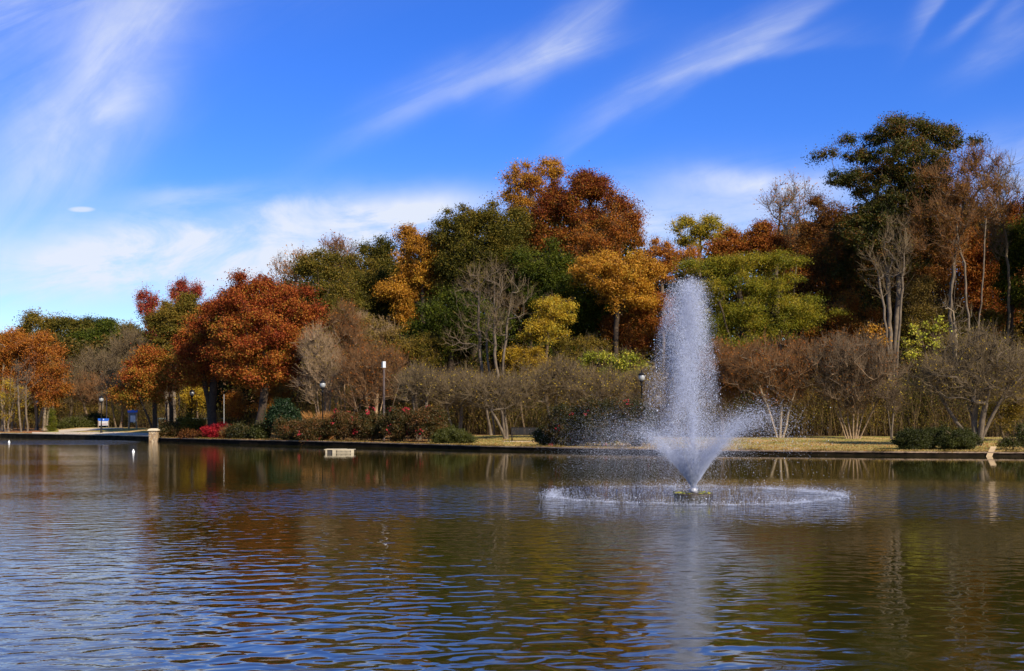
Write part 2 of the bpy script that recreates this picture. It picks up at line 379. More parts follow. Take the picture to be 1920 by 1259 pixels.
# path on the left, with a branch running back towards the signs
PM = pmat('path_concrete', (.50,.40,.27), .9, .2, 1.5)
def path(name, pts, lift=.012):
    vs = []; f = []
    for i, (px, t0, t1) in enumerate(pts):
        d0 = shore(px)+t0; d1 = shore(px)+t1
        for k_ in range(5):
            dd = d0+(d1-d0)*k_/4; x_ = (px-CX)/F*dd; vs.append((x_, dd, float(ground(x_, dd))+lift))
        if i:
            a = (i-1)*5; b2 = i*5
            for k_ in range(4): f.append((a+k_, b2+k_, b2+k_+1, a+k_+1))
    me_ = bpy.data.meshes.new(name); me_.from_pydata(vs, [], f)
    tag(link(me_, name, None, [PM]), kind='structure')
path('path', [(px, .45, 6.0) for px in np.linspace(60, 286, 40)])
br = []
for s_ in np.linspace(0, 1, 30):
    px = 110+(232-110)*s_; t0 = 5.8+7*s_**1.2; br.append((px, t0-.1*s_, t0+3.2+1.4*(1-s_)+2*s_))
path('path', br, .024)

# ------------------------------------------------------------------ plants
def unit(v): return v/np.maximum(np.linalg.norm(v, axis=-1, keepdims=True), 1e-9)
def prisms(P0, P1, R0, R1, k):
    n_ = len(P0)
    if n_ == 0: return np.zeros((0,3)), np.zeros((0,4), int)
    d = unit(P1-P0); ref = np.where(np.abs(d[:, 2:3]) < .9, [[0, 0, 1.]], [[1., 0, 0]])
    u = unit(np.cross(d, ref)); v = np.cross(d, u)
    a = np.arange(k)*2*np.pi/k
    ring = u[:, None]*np.cos(a)[None, :, None]+v[:, None]*np.sin(a)[None, :, None]
    V_ = np.concatenate([P0[:, None]+ring*R0[:, None, None], P1[:, None]+ring*R1[:, None, None]], 1).reshape(-1, 3)
    i = np.arange(k); j = (i+1) % k
    q = np.stack([i, j, j+k, i+k], -1)
    Fq_ = (q[None]+(np.arange(n_)*2*k)[:, None, None]).reshape(-1, 4)
    return V_, Fq_
def leafquads(C, nrm, size, rs, aspect=.62, tangent=None):
    n_ = len(C)
    t = unit(np.cross(nrm, rs.normal(size=(n_, 3)))) if tangent is None else unit(tangent-nrm*np.sum(tangent*nrm, 1, keepdims=True))
    b2 = np.cross(nrm, t); s_ = size[:, None]
    fold = nrm*s_*.10
    V_ = np.stack([C-t*s_*.5, C+b2*s_*aspect*.5-t*s_*.05+fold, C+t*s_*.5, C-b2*s_*aspect*.5-t*s_*.05+fold], 1).reshape(-1, 3)
    return V_, np.arange(n_*4).reshape(-1, 4)
def cat(parts):
    Vs, Fs, o = [], [], 0
    for V_, F_ in parts:
        if len(V_) == 0: continue
        Vs.append(V_); Fs.append(F_+o); o += len(V_)
    return np.concatenate(Vs), np.concatenate(Fs)

SEED = [100]
def plant(name, label, cat_, group, D, base, blobs, n=200, cr=.7, per=100, ls=.16, pal='green', bark='brown', tr=.2,
          stems=None, tw=0, tl=.7, up=.4, flat=.65, dep=.85, grad=0., gap=.25, tipr=.012, fl=0, flpal='petal', droop=0., trunkname='trunk', crownname='crown',
          tintc=.5, tints=.22, twr=.011, shell=2.4, aspect=.62, wig=.1, dz=0.):
    SEED[0] += 1; rs = np.random.RandomState(SEED[0]); mpp = D/F
    bp_ = G(base, D)
    # crown points
    if per >= 12 and shell < 2.5:
        ex_ = []
        for (cx, cy, rx, ry) in blobs:
            if rx < 22: continue
            for a_ in rs.uniform(-.4, math.pi+.4, 4): ex_.append((cx+rx*.92*math.cos(a_), cy-ry*.92*math.sin(a_), rx*rs.uniform(.22, .42), ry*rs.uniform(.25, .42)))
        blobs = list(blobs)+ex_
    if per >= 12 and shell < 2.5: tints *= 1.2; gap = gap+.09 if gap else 0; blobs = [(cx, cy, rx*1.13, ry*1.04) for cx, cy, rx, ry in blobs]; ls *= .76; per *= 1.5; tw = tw or 2; tl = .8 if tw == 2 else tl
    areas = np.array([b[2]*b[3] for b in blobs], float); cnt = np.maximum(1, (n*areas/areas.sum()).astype(int))
    C = []
    ph = rs.uniform(0, 6.28, 6); fq = 2*np.pi/(cr*rs.uniform(3.2, 4.8, 3))
    for (cx, cy, rx, ry), k_ in zip(blobs, cnt):
        c0 = W(cx, cy, D); R = np.array([rx*mpp, rx*mpp*dep, ry*mpp])
        got = 0; tries = 0
        while got < k_ and tries < 40:
            d = unit(rs.normal(size=(k_*2, 3))); r = rs.uniform(0, 1, (k_*2, 1))**(1/shell)
            q = c0+d*r*np.maximum(R*1.04-cr*.25, R*.4)*(1+.20*np.sin(d[:, :1]*6+ph[0])*np.sin(d[:, 2:]*7+ph[1]))
            q[:, 1] += dz
            g = np.sin(q[:, 0]*fq[0]+ph[2])*np.sin(q[:, 1]*fq[1]+ph[3])+np.sin(q[:, 2]*fq[2]*1.2+ph[4])*np.sin(q[:, 0]*fq[1]*.7+ph[5])
            q = q[g > -1.1+gap*2*.9-.2*0] if gap > 0 else q
            q = q[:k_-got]; C.append(q); got += len(q); tries += 1
    C = np.concatenate(C); C[:, 2] = np.maximum(C[:, 2], bp_[2]+cr*.35)
    # skeleton
    pos, par = [], []
    def poly(a, b2, steps, p0):
        last = p0; L = np.linalg.norm(b2-a); side = rs.normal(0, 1, 3)*[1, 1, .2]
        for i in range(1, steps+1):
            s_ = i/steps
            q = a+(b2-a)*s_+side*L*wig*.35*math.sin(math.pi*s_)+rs.normal(0, 1, 3)*.012*math.sqrt(L)*(s_ < 1)
            pos.append(q); par.append(last); last = len(pos)-1
        return last
    if stems is None:
        b0 = blobs[0]; stems = [(base, b0[0]+rs.uniform(-.15, .15)*b0[2], b0[1]-b0[3]*.3)]
    zlow = C[:, 2].min()
    for st in stems:
        a = G(st[0], D); a[2] -= .15; b2 = W(st[1], st[2], D); b2[1] += dz*.5+(rs.uniform(-1, 1)*abs(b2[0]-a[0])*.8 if len(stems) > 2 else 0)
        if len(st) > 3: b2[1] += st[3]
        pos.append(a); par.append(-1)
        poly(a, b2, max(4, int(np.linalg.norm(b2-a)/.8)), len(pos)-1)
    ntr = len(pos)
    P_ = np.zeros((ntr+len(C)*7+10, 3)); P_[:ntr] = pos; cntp = ntr
    root0 = P_[0]
    cen = C.mean(0)
    order = np.argsort(np.linalg.norm(C-(cen*.5+np.array([root0[0], root0[1], zlow])*.5), axis=1)+rs.normal(0, .3, len(C)))
    tips = []
    hb = min(zlow, bp_[2]+(C[:, 2].max()-bp_[2])*.35)
    for ci in order:
        c = C[ci]; Q = P_[:cntp]; dv = c-Q; dist = np.linalg.norm(dv, axis=1)
        cost = dist*(1+.9*np.clip(-dv[:, 2]/np.maximum(dist, .01)+.15, 0, 2))
        cost[:ntr] += np.where(Q[:ntr, 2] < hb-.6, 6., 0)
        j = int(np.argmin(cost)); dd = dist[j]; k_ = min(6, max(1, int(math.ceil(dd/.8))))
        last = j; L = dd; side = rs.normal(0, 1, 3)*.09*L
        for i in range(1, k_+1):
            s_ = i/k_; q = Q[j]+(c-Q[j])*s_+side*math.sin(math.pi*s_)
            q[2] += (.10-droop)*L*math.sin(math.pi*s_)
            P_[cntp] = q; par.append(last); last = cntp; cntp += 1
        tips.append(last)
    P_ = P_[:cntp]; par = np.array(par)
    nr_ = cntp; ex = 2.25; R = np.zeros(nr_); R[tips] += tipr**ex
    for i in range(nr_-1, -1, -1):
        if R[i] == 0: R[i] = (tipr*.8)**ex
        if par[i] >= 0: R[par[i]] += R[i]
    R = R**(1/ex)
    rmax = max(R[i] for i in range(nr_) if par[i] < 0)
    thick = R/rmax; R = np.where(R > tipr*1.5, R*(1+(tr/rmax-1)*np.clip((R-tipr*1.5)/(rmax-tipr*1.5+1e-6), 0, 1)**1.0), R)
    i = np.where(par >= 0)[0]; p0, p1 = P_[par[i]], P_[i]; r1 = R[i]; r0 = np.minimum(R[par[i]], r1*1.35)
    ext = unit(p1-p0)*(r1*.3)[:, None]
    big_ = r1 > .045
    parts = [prisms(p0[big_], (p1+ext)[big_], r0[big_], r1[big_], 8), prisms(p0[~big_], p1[~big_], r0[~big_], r1[~big_], 4)]
    # root flare
    for q in np.where(par < 0)[0]:
        ch = np.where(par == q)[0][0]; rr = R[q]
        parts.append(prisms(np.array([P_[q]]), np.array([P_[q]+(P_[ch]-P_[q])*.6]), np.array([rr*1.5]), np.array([rr*1.02]), 8))
    tipi = np.array(tips); tdir = unit(P_[tipi]-P_[par[tipi]])
    def twigset(n_each, base_idx, L, r, upb, spread):
        o = np.repeat(P_[base_idx], n_each, 0); d = np.repeat(unit(P_[base_idx]-P_[np.maximum(par[base_idx], 0)]), n_each, 0)
        outw = unit(o-np.array([cen[0], cen[1], zlow-1]))
        dirs = unit(d*.5+outw*.45+rs.normal(0, spread, d.shape)+np.array([0, 0, upb]))
        back = rs.uniform(0, .9, (len(o), 1))*np.repeat(np.linalg.norm(P_[base_idx]-P_[np.maximum(par[base_idx], 0)], axis=1), n_each)[:, None]
        o = o-d*back
        l_ = L*rs.uniform(.5, 1.25, (len(o), 1)); m1 = o+dirs*l_*.5; e1 = m1+unit(dirs+rs.normal(0, .25, d.shape)+np.array([0, 0, upb*.4]))*l_*.5
        s1 = m1; e2 = s1+unit(dirs+rs.normal(0, .6, d.shape)+np.array([0, 0, upb*.3]))*l_*.45
        r_ = np.full(len(o), r)
        return [prisms(o, m1, r_, r_*.75, 3), prisms(m1, e1, r_*.75, r_*.3, 3), prisms(s1, e2, r_*.6, r_*.25, 3)], np.concatenate([e1, e2])
    tend = None
    tparts = []
    if tw:
        tparts, tend = twigset(tw, tipi, tl, twr, up, .55)
    root = empty(name, tuple(bp_), label, cat_, group)
    if tparts and isinstance(bark, str): parts = parts+tparts; tparts = []
    V_, F_ = cat(parts)
    mb_ = BARK[bark] if isinstance(bark, str) else BARK[bark[0]]
    o = link(fastmesh(trunkname, V_-bp_, F_, smooth=True), trunkname, root, [mb_])
    if tparts:
        V_, F_ = cat(tparts); o = link(fastmesh('twigs', V_-bp_, F_), 'twigs', root, [BARK[bark[1]] if not isinstance(bark, str) else mb_])
    if per:
        if per < 12 and tend is not None:     # a few leaves still hanging on the twig ends
            sel = tend[rs.randint(0, len(tend), n*per)]; lp_ = sel+rs.normal(0, .06, sel.shape); dirs = unit(rs.normal(size=lp_.shape)); cid = rs.randint(0, len(C), len(lp_))
        else:
            rad = cr*np.clip(rs.lognormal(0, .32, len(C)), .45, 1.7); pern = rs.poisson(per*np.clip(rad/cr, .5, 1.5)**1.6)
            cid = np.repeat(np.arange(len(C)), pern); dirs = unit(rs.normal(size=(len(cid), 3)))
            rr = np.minimum(np.abs(rs.normal(0, .62, (len(cid), 1)))**.8, 1.12)
            lp_ = C[cid]+dirs*rr*rad[cid][:, None]*np.array([1, 1, flat])
            # ragged: sprays reaching beyond the clump
            spr = rs.uniform(0, 1, len(cid)) < .05; lp_[spr] += dirs[spr]*rad[cid][spr][:, None]*.35*np.array([1, 1, flat])
            if droop: lp_[:, 2] -= droop*2.0*((lp_[:, 0]-C[cid][:, 0])**2+(lp_[:, 1]-C[cid][:, 1])**2)/np.maximum(rad[cid], .1)
        nrm = unit(rs.normal(0, .75, lp_.shape)+dirs*.5+np.array([0, 0, .55]))
        size = ls*rs.uniform(.6, 1.35, len(lp_))
        Vl, Fl = leafquads(lp_, nrm, size, rs, aspect)
        cshift = rs.normal(0, tints*.55, len(C))
        hz = (lp_[:, 2]-lp_[:, 2].min())/max(.1, np.ptp(lp_[:, 2]))
        big_n = np.sin(lp_[:, 0]*.9+ph[0])*np.sin(lp_[:, 2]*1.1+ph[1])*.10
        tint = np.clip(tintc+rs.normal(0, tints*.8, len(lp_))+cshift[cid]+grad*(.5-hz)+big_n, 0.01, .99)
        mi = np.zeros(len(Fl))
        if fl:
            cc = C[rs.choice(len(C), max(1, fl//4))]; cc = cc[rs.randint(0, len(cc), fl)]
            out_ = unit(cc-cen*[1, 1, .9]+np.array([0, -.6, .1])); q = cc+out_*cr*.9+rs.normal(0, cr*.28, cc.shape)
            q = np.repeat(q, 5, 0)+rs.normal(0, .035, (fl*5, 3))
            Vf, Ff = leafquads(q, unit(rs.normal(0, .6, q.shape)+np.array([0, -.6, .4])), np.full(len(q), .07), rs, .9)
            Fl = np.concatenate([Fl, Ff+len(Vl)]); Vl = np.concatenate([Vl, Vf]); mi = np.concatenate([mi, np.ones(len(Ff))]); tint = np.concatenate([tint, rs.uniform(0, 1, len(Ff))])
        link(fastmesh(crownname, Vl-bp_, Fl, {'tint': tint}, matidx=mi), crownname, root, [PAL[pal]]+([PAL[flpal]] if fl else []))
    return root
# ------------------------------------------------------------------ trees of the far bank: pixel columns and rows of the photograph give each its own distance and size
T = plant
GA, GB, GC, GD_ = 'orange trees on the far left bank', 'trees of the wooded slope', 'small bare trees along the lawn', 'crepe myrtles along the lawn'
# far left stand of orange trees with pale stems
T('maple_tree', 'orange-brown tree cut by the left edge of the photo', 'tree', GA, 132, -14, [(-20,690,46,62),(10,660,30,36)], n=190, cr=.85, per=120, ls=.21, pal='rust', bark='pale', tr=.18, stems=[(-14,-22,660),(3,8,650)], tintc=.62)
T('maple_tree', 'orange-topped tree with thin pale stems, second from the left edge', 'tree', GA, 134, 30, [(38,672,42,48),(30,720,34,30)], n=230, cr=.85, per=105, ls=.21, pal='orange', bark='pale', tr=.16, stems=[(22,14,650),(31,34,640),(44,46,650)], tintc=.22, grad=-.2)
T('maple_tree', 'tallest rust-orange tree of the far left stand, forked pale stems', 'tree', GA, 131, 66, [(72,668,36,40),(84,712,34,34),(60,735,26,22)], n=230, cr=.85, per=95, ls=.21, pal='orange', bark='pale', tr=.16, stems=[(66,88,690),(71,60,640)], tintc=.2, grad=-.2)
T('maple_tree', 'small orange tree with two pale trunks left of the little cone conifer', 'tree', GA, 126, 83, [(98,735,26,36),(106,690,17,26)], n=130, cr=.75, per=80, ls=.2, pal='rust', bark='pale', tr=.17, stems=[(82,92,700),(87,104,720)], tintc=.6)
T('slender_tree', 'thin yellow-leaved tree among the pale stems by the left edge', 'tree', GA, 128, 12, [(14,752,34,38)], n=120, cr=.6, per=35, ls=.17, pal='yellow', bark='pale', tr=.12, stems=[(8,4,700),(12,30,720),(16,22,690)], tw=4, tl=.9)
for i_, (a_, b2_, lab_) in enumerate([(40,34,'slim pale trunk on the mulch, leftmost of the three bare poles of the orange stand'),(52,56,'slim grey trunk on the mulch, middle of the three bare poles of the orange stand'),(100,96,'slim pale leaning trunk right of the other bare poles of the orange stand')]):
    T('bare_tree', lab_, 'tree', 'bare pole trees in the left stand', 124+i_, a_, [(b2_,715,22,50)], n=36, cr=.5, per=3, ls=.14, pal='orange', bark='grey', tr=.10, stems=[(a_,b2_,680)], tw=4, tl=1.0)
# wooded skyline on the left
T('oak_tree', 'spreading olive-brown tree with flat airy top on the far left skyline', 'tree', GB, 172, 90, [(85,604,44,15),(75,640,52,28),(60,625,22,16)], n=190, cr=1.3, per=95, ls=.30, pal='olive', bark='brown', tr=.35, tintc=.7, gap=.4)
T('evergreen_tree', 'mid green round-topped tree on the skyline right of the spreading olive tree', 'tree', GB, 168, 140, [(142,630,42,30),(130,665,48,34)], n=200, cr=1.4, per=105, ls=.30, pal='olive', tintc=.4, tr=.35)
T('pine_tree', 'small dark pine with rounded tip, left one of the two skyline pines', 'tree', GB, 176, 167, [(167,606,13,9),(168,630,22,22)], n=70, cr=1.0, per=150, ls=.28, pal='pine', tr=.3, tintc=.4)
T('pine_tree', 'small dark pine with rounded tip, right one of the two skyline pines', 'tree', GB, 176, 204, [(203,606,15,10),(200,632,20,20)], n=70, cr=1.0, per=150, ls=.28, pal='green', tr=.3, tintc=.3)
T('evergreen_tree', 'dense dark green tree below the two skyline pines', 'tree', GB, 160, 185, [(185,642,44,30),(165,668,44,26)], n=230, cr=1.3, per=120, ls=.29, pal='green', tr=.35, tintc=.32)
T('oak_tree', 'olive-grey tree on the skyline between the right pine and the crimson tree', 'tree', GB, 164, 240, [(240,640,36,26),(225,620,18,12)], n=150, cr=1.2, per=75, ls=.27, pal='olive', tr=.3, tintc=.5, tw=3, tl=1.2)
T('bare_tree', 'pale grey bare spreading tree in the middle of the left woodland', 'tree', 'bare grey trees of the left woodland', 142, 192, [(190,690,44,36)], n=170, cr=.7, per=0, bark=('grey','greytwig'), tr=.2, stems=[(192,190,665),(194,175,680)], tw=7, tl=1.3, twr=.018)
T('bare_tree', 'hazy grey bare tree left of the crimson tree', 'tree', 'bare grey trees of the left woodland', 144, 245, [(245,655,38,40),(225,690,30,30)], n=190, cr=.7, per=0, bark=('greytwig','greytwig'), tr=.2, tw=8, tl=1.3, twr=.018)
T('bare_tree', 'brownish bare tree behind the left lamp post', 'tree', 'bare grey trees of the left woodland', 132, 175, [(172,735,40,30)], n=150, cr=.6, per=2, ls=.15, pal='rust', bark=('brown','russet'), tr=.15, stems=[(168,150,730),(175,190,720)], tw=8, tl=1.1, twr=.016)
T('bare_tree', 'brownish bare tree behind the information kiosk', 'tree', 'bare grey trees of the left woodland', 126, 222, [(222,730,36,32),(240,755,24,20)], n=150, cr=.6, per=2, ls=.15, pal='rust', bark=('brown','greytwig'), tr=.15, stems=[(218,205,720),(226,240,725)], tw=8, tl=1.1, twr=.016)
T('bare_tree', 'tangle of grey bare branches over the dark hedge left of the path', 'tree', 'bare grey trees of the left woodland', 136, 130, [(133,720,30,46)], n=150, cr=.6, per=2, ls=.15, pal='olive', bark=('greytwig','greytwig'), tr=.15, tw=8, tl=1.2, twr=.017)
T('conifer', 'little cone-shaped bright green conifer on the left lawn', 'conifer', None, 123, 97, [(97,801,8.5,8),(97,790,6.5,9),(97,779,4,8),(97,771,2,4)], n=60, cr=.28, per=150, ls=.10, pal='green', bark='brown', tr=.06, tintc=.55, gap=0)
T('evergreen_shrub', 'wide dark green shrub right of the little cone conifer', 'shrub', 'dark shrubs behind the left path', 127, 135, [(132,796,24,12),(118,798,12,9)], n=70, cr=.55, per=190, ls=.16, pal='hedge', tr=.06, tintc=.7, gap=.1)
T('evergreen_shrub', 'dark green shrub behind the left lamp post and the blue sign', 'shrub', 'dark shrubs behind the left path', 129, 178, [(175,793,26,14),(160,790,15,12)], n=80, cr=.55, per=190, ls=.16, pal='hedge', tr=.06, tintc=.5, gap=.1)
# crimson twin tree and the red ones
T('crimson_tree', 'crimson tree with two feathery upright heads on the skyline left of the big red trees', 'tree', None, 118, 322, [(280,577,20,32),(347,556,26,24),(296,610,24,30),(264,562,7,14),(334,540,8,10)], n=300, cr=.50, per=75, ls=.17, pal='crimson', bark='grey', tr=.25, tintc=.45, flat=1.3, gap=.4, tw=3, tl=1., stems=[(322,285,570),(326,348,550)])
T('olive_tree', 'dull olive-brown tree between the crimson tree and the big red trees', 'tree', None, 108, 322, [(322,630,42,56),(345,590,34,34),(300,690,28,36)], n=330, cr=.75, per=110, ls=.19, pal='olive', bark='dark', tr=.2, tintc=.78)
T('maple_tree', 'small orange-red tree with leaning trunk behind the stone pillar', 'tree', 'big red trees on the left bank', 102, 286, [(268,705,46,28),(255,738,36,26),(295,725,38,36),(285,672,30,20)], n=300, cr=.62, per=120, ls=.17, pal='red', bark='dark', tr=.2, tintc=.68, grad=.15, stems=[(291,262,735,),(291,290,700),(301,322,720)])
T('maple_tree', 'deep red tree with dark forked trunk, left of the two biggest red trees', 'tree', 'big red trees on the left bank', 98, 397, [(392,640,52,70),(368,700,38,30),(420,600,36,44),(360,655,26,40)], n=520, cr=.72, per=130, ls=.175, pal='red', bark='dark', tr=.33, tintc=.42, grad=.25, stems=[(397,378,690),(399,412,650)], gap=.3)
T('maple_tree', 'largest red-orange tree with a single straight trunk, round crown', 'tree', 'big red trees on the left bank', 93, 477, [(492,620,90,84),(470,565,58,48),(535,660,54,58),(440,660,44,50),(500,700,76,28),(540,570,34,36)], n=900, cr=.75, per=135, ls=.175, pal='red', bark='dark', tr=.32, tintc=.42, grad=.35, gap=.34, stems=[(477,484,590)])
T('maple_tree', 'low orange sapling glowing behind the trunk of the deep red tree', 'tree', 'orange saplings behind the red trees', 116, 445, [(443,762,17,26)], n=60, cr=.6, per=110, ls=.17, pal='orange', tr=.08)
T('maple_tree', 'low orange tree glowing right of the straight trunk of the largest red tree', 'tree', 'orange saplings behind the red trees', 112, 512, [(512,755,28,34),(500,730,20,20)], n=110, cr=.6, per=115, ls=.17, pal='orange', tr=.1)
T('maple_tree', 'low yellow-orange sapling behind the post lamp under the red trees', 'tree', 'orange saplings behind the red trees', 118, 372, [(368,748,22,24)], n=60, cr=.6, per=100, ls=.17, pal='yellow', tr=.08, tintc=.4)
# centre-left olive trees
T('olive_tree', 'broad olive-brown tree right of the largest red tree', 'tree', GB, 106, 610, [(605,560,58,70),(590,500,36,26),(570,620,36,60),(640,600,44,60)], n=520, cr=.85, per=105, ls=.19, pal='olive', bark='brown', tr=.3, tintc=.55, gap=.3)
T('bare_tree', 'thin bare-topped tree with few pinkish leaves above the broad olive tree', 'tree', 'bare-topped trees on the skyline', 112, 635, [(632,468,36,26),(625,500,26,22)], n=110, cr=.5, per=7, ls=.16, pal='rust', bark=('grey','russet'), tr=.18, tw=6, tl=1.1, twr=.014)
T('bare_tree', 'wispy bare tree with copper leaves on the skyline right of the largest red tree', 'tree', 'bare-topped trees on the skyline', 114, 552, [(548,515,42,34),(575,490,26,18)], n=130, cr=.5, per=8, ls=.17, pal='orange', bark=('grey','russet'), tr=.18, tw=5, tl=1.1, twr=.014)
T('oak_tree', 'dark green spreading treetop left of the tall amber tree', 'tree', GB, 120, 708, [(712,470,34,20),(695,510,40,34),(720,540,36,40)], n=240, cr=1.0, per=110, ls=.22, pal='olive', bark='dark', tr=.3, tintc=.3, gap=.45)
T('oak_tree', 'brown-green shady tree under the dark spreading treetop', 'tree', GB, 112, 700, [(690,570,46,60),(720,610,44,60)], n=330, cr=.9, per=105, ls=.20, pal='olive', bark='dark', tr=.28, tintc=.42)
T('maple_tree', 'tall amber-orange tree with yellow lower leaves in the middle left of the wood', 'tree', GB, 108, 790, [(785,478,48,44),(795,520,42,34),(760,545,38,34),(768,590,26,34),(780,445,28,22)], n=430, cr=.75, per=135, ls=.19, pal='amber', bark='dark', tr=.25, tintc=.38, grad=.35, gap=.36)
T('tan_tree', 'tan-yellow thin-leaved tree above the brown thicket, below the tall amber tree', 'tree', None, 98, 700, [(705,628,38,34),(690,655,34,30)], n=170, cr=.6, per=50, ls=.14, pal='tan', bark=('tan','tan'), tr=.15, tw=5, tl=.9, tintc=.6)
# centre green giants
T('oak_tree', 'tall green tree with twin rounded tops on the skyline in the centre', 'tree', GB, 106, 890, [(870,440,46,52),(935,430,48,48),(900,500,64,60),(850,520,36,50),(960,500,40,60)], n=800, cr=.9, per=115, ls=.20, pal='olive', bark='dark', tr=.4, tintc=.40, grad=-.5, gap=.3)
T('oak_tree', 'dark green lower tree under the twin-topped centre tree', 'tree', GB, 100, 870, [(850,610,56,56),(900,620,50,60),(820,640,30,46),(790,640,30,36)], n=430, cr=.85, per=115, ls=.19, pal='green', bark='dark', tr=.3, tintc=.35)
T('bare_tree', 'tall bare tree with pale forked trunk in front of the twin-topped green tree', 'tree', 'tall bare trees of the centre', 94, 921, [(900,560,60,66),(870,640,44,40),(915,520,44,44)], n=120, cr=.6, per=1, ls=.13, pal='olive', bark=('grey','greytwig'), tr=.13, stems=[(921,898,500),(926,905,560)], tw=3, tl=1.1, twr=.013)
T('bare_tree', 'tall bare tree with pale leaning trunk, right neighbour of the forked pale one', 'tree', 'tall bare trees of the centre', 93, 948, [(950,560,52,60),(930,610,40,50)], n=140, cr=.6, per=1, ls=.13, pal='olive', bark=('grey','greytwig'), tr=.12, stems=[(948,928,530),(944,958,560)], tw=3, tl=1.1, twr=.013)
T('maple_tree', 'thin orange treetop reaching above the red-brown giant', 'tree', GB, 116, 1012, [(990,340,36,30),(1030,325,24,26),(975,375,26,26),(1000,400,36,26)], n=210, cr=.7, per=75, ls=.20, pal='amber', bark='grey', tr=.28, tintc=.3, gap=.4, tw=3, tl=1.)
T('oak_tree', 'huge red-brown tree, widest crown on the centre skyline', 'tree', GB, 110, 1080, [(1080,385,82,50),(1060,430,70,56),(1130,400,50,46),(1090,350,52,22)], n=640, cr=.95, per=105, ls=.20, pal='rust', bark='dark', tr=.35, tintc=.35, gap=.55, tints=.42, grad=.5)
T('oak_tree', 'copper lower crown hanging right of the red-brown giant', 'tree', GB, 107, 1130, [(1140,450,58,36),(1110,480,44,30),(1170,420,26,34)], n=300, cr=.8, per=90, ls=.19, pal='rust', bark='brown', tr=.28, tintc=.62, gap=.35, tw=3, tl=1.)
T('oak_tree', 'dark green tree under the red-brown giant', 'tree', GB, 103, 1085, [(1070,560,66,70),(1110,620,60,56),(1010,520,44,70),(1040,620,44,60)], n=650, cr=.9, per=115, ls=.19, pal='green', bark='dark', tr=.35, tintc=.4)
T('maple_tree', 'bright yellow tree standing against the dark green one in the centre', 'tree', None, 96, 1035, [(1030,590,38,26),(1022,622,40,26),(1045,570,20,18)], n=170, cr=.55, per=95, ls=.16, pal='yellow', bark='brown', tr=.13, gap=.4)
T('maple_tree', 'low amber bush-like tree below the bright yellow tree', 'tree', None, 95, 985, [(985,672,42,20),(1000,690,44,18)], n=120, cr=.5, per=85, ls=.14, pal='yellow', bark='brown', tr=.1, tintc=.25)
T('maple_tree', 'glowing orange tree left of the fountain plume', 'tree', None, 99, 1160, [(1150,515,66,36),(1175,550,46,36),(1120,505,40,22),(1190,500,34,26)], n=430, cr=.65, per=120, ls=.175, pal='amber', bark='dark', tr=.22, tintc=.5, gap=.36)
T('maple_tree', 'thin orange tree with sky showing through, just behind the top of the fountain', 'tree', None, 104, 1240, [(1240,500,34,40),(1270,490,30,34),(1235,470,22,20)], n=200, cr=.6, per=75, ls=.17, pal='orange', bark='grey', tr=.16, tintc=.55, gap=.4, tw=3, tl=.9)
T('maple_tree', 'russet understorey tree beneath the glowing orange tree', 'tree', None, 101, 1180, [(1180,630,44,60),(1215,600,36,60)], n=260, cr=.7, per=85, ls=.17, pal='rust', bark='dark', tr=.15, tintc=.55)
T('leafy_shrub', 'lime-yellow big-leaved shrub left of the fountain', 'shrub', None, 88, 1140, [(1140,680,50,24),(1170,695,40,22),(1110,672,24,14)], n=120, cr=.42, per=30, ls=.17, pal='lime', bark='brown', tr=.08, gap=.55, aspect=.85, tintc=.32, tints=.35)
# right of the fountain
T('maple_tree', 'yellow-gold airy treetop on the skyline right of the fountain', 'tree', GB, 116, 1310, [(1308,425,40,20),(1345,440,26,20),(1300,450,28,20)], n=190, cr=.6, per=60, ls=.19, pal='yellow', bark='grey', tr=.2, tintc=.8, gap=.5, tw=2, tl=.9)
T('maple_tree', 'red-brown treetop tucked behind the yellow-green locust tree', 'tree', GB, 112, 1385, [(1375,460,34,22),(1350,480,30,20),(1430,450,34,26),(1450,470,26,24)], n=240, cr=.8, per=115, ls=.20, pal='rust', bark='dark', tr=.25, tintc=.45)
T('bare_tree', 'bare treetop with sparse pale orange leaves, tallest bare one right of centre', 'tree', 'bare-topped trees on the skyline', 114, 1482, [(1480,385,50,44),(1470,440,40,34)], n=200, cr=.5, per=7, ls=.17, pal='orange', bark=('grey','greytwig'), tr=.22, tw=6, tl=1.2, twr=.014, stems=[(1482,1462,390),(1486,1500,380)])
T('oak_tree', 'brown half-bare tree left of the tallest dark oak', 'tree', GB, 108, 1552, [(1550,420,44,48),(1545,480,44,50)], n=300, cr=.75, per=55, ls=.18, pal='brown', bark='dark', tr=.25, tintc=.5, tw=4, tl=1.)
T('maple_tree', 'orange-brown tree glimpsed behind the brown half-bare tree', 'tree', GB, 118, 1500, [(1500,460,44,34),(1520,520,50,60)], n=260, cr=.9, per=95, ls=.21, pal='rust', bark='dark', tr=.25, tintc=.6)
T('locust_tree', 'yellow-green locust tree with layered feathery boughs right of the fountain', 'tree', None, 94, 1415, [(1325,500,42,22),(1400,495,56,20),(1470,490,40,22),(1370,535,60,26),(1460,540,62,24),(1400,585,70,28),(1500,580,64,20),(1340,600,44,40),(1450,615,60,24),(1535,590,28,12),(1380,640,54,22)], n=560, cr=.85, per=150, ls=.17, pal='locust', bark='dark', tr=.25, flat=.48, gap=.46, tintc=.62, grad=-.25, droop=.07, aspect=.4, stems=[(1415,1380,540),(1420,1450,530),(1412,1345,570)])
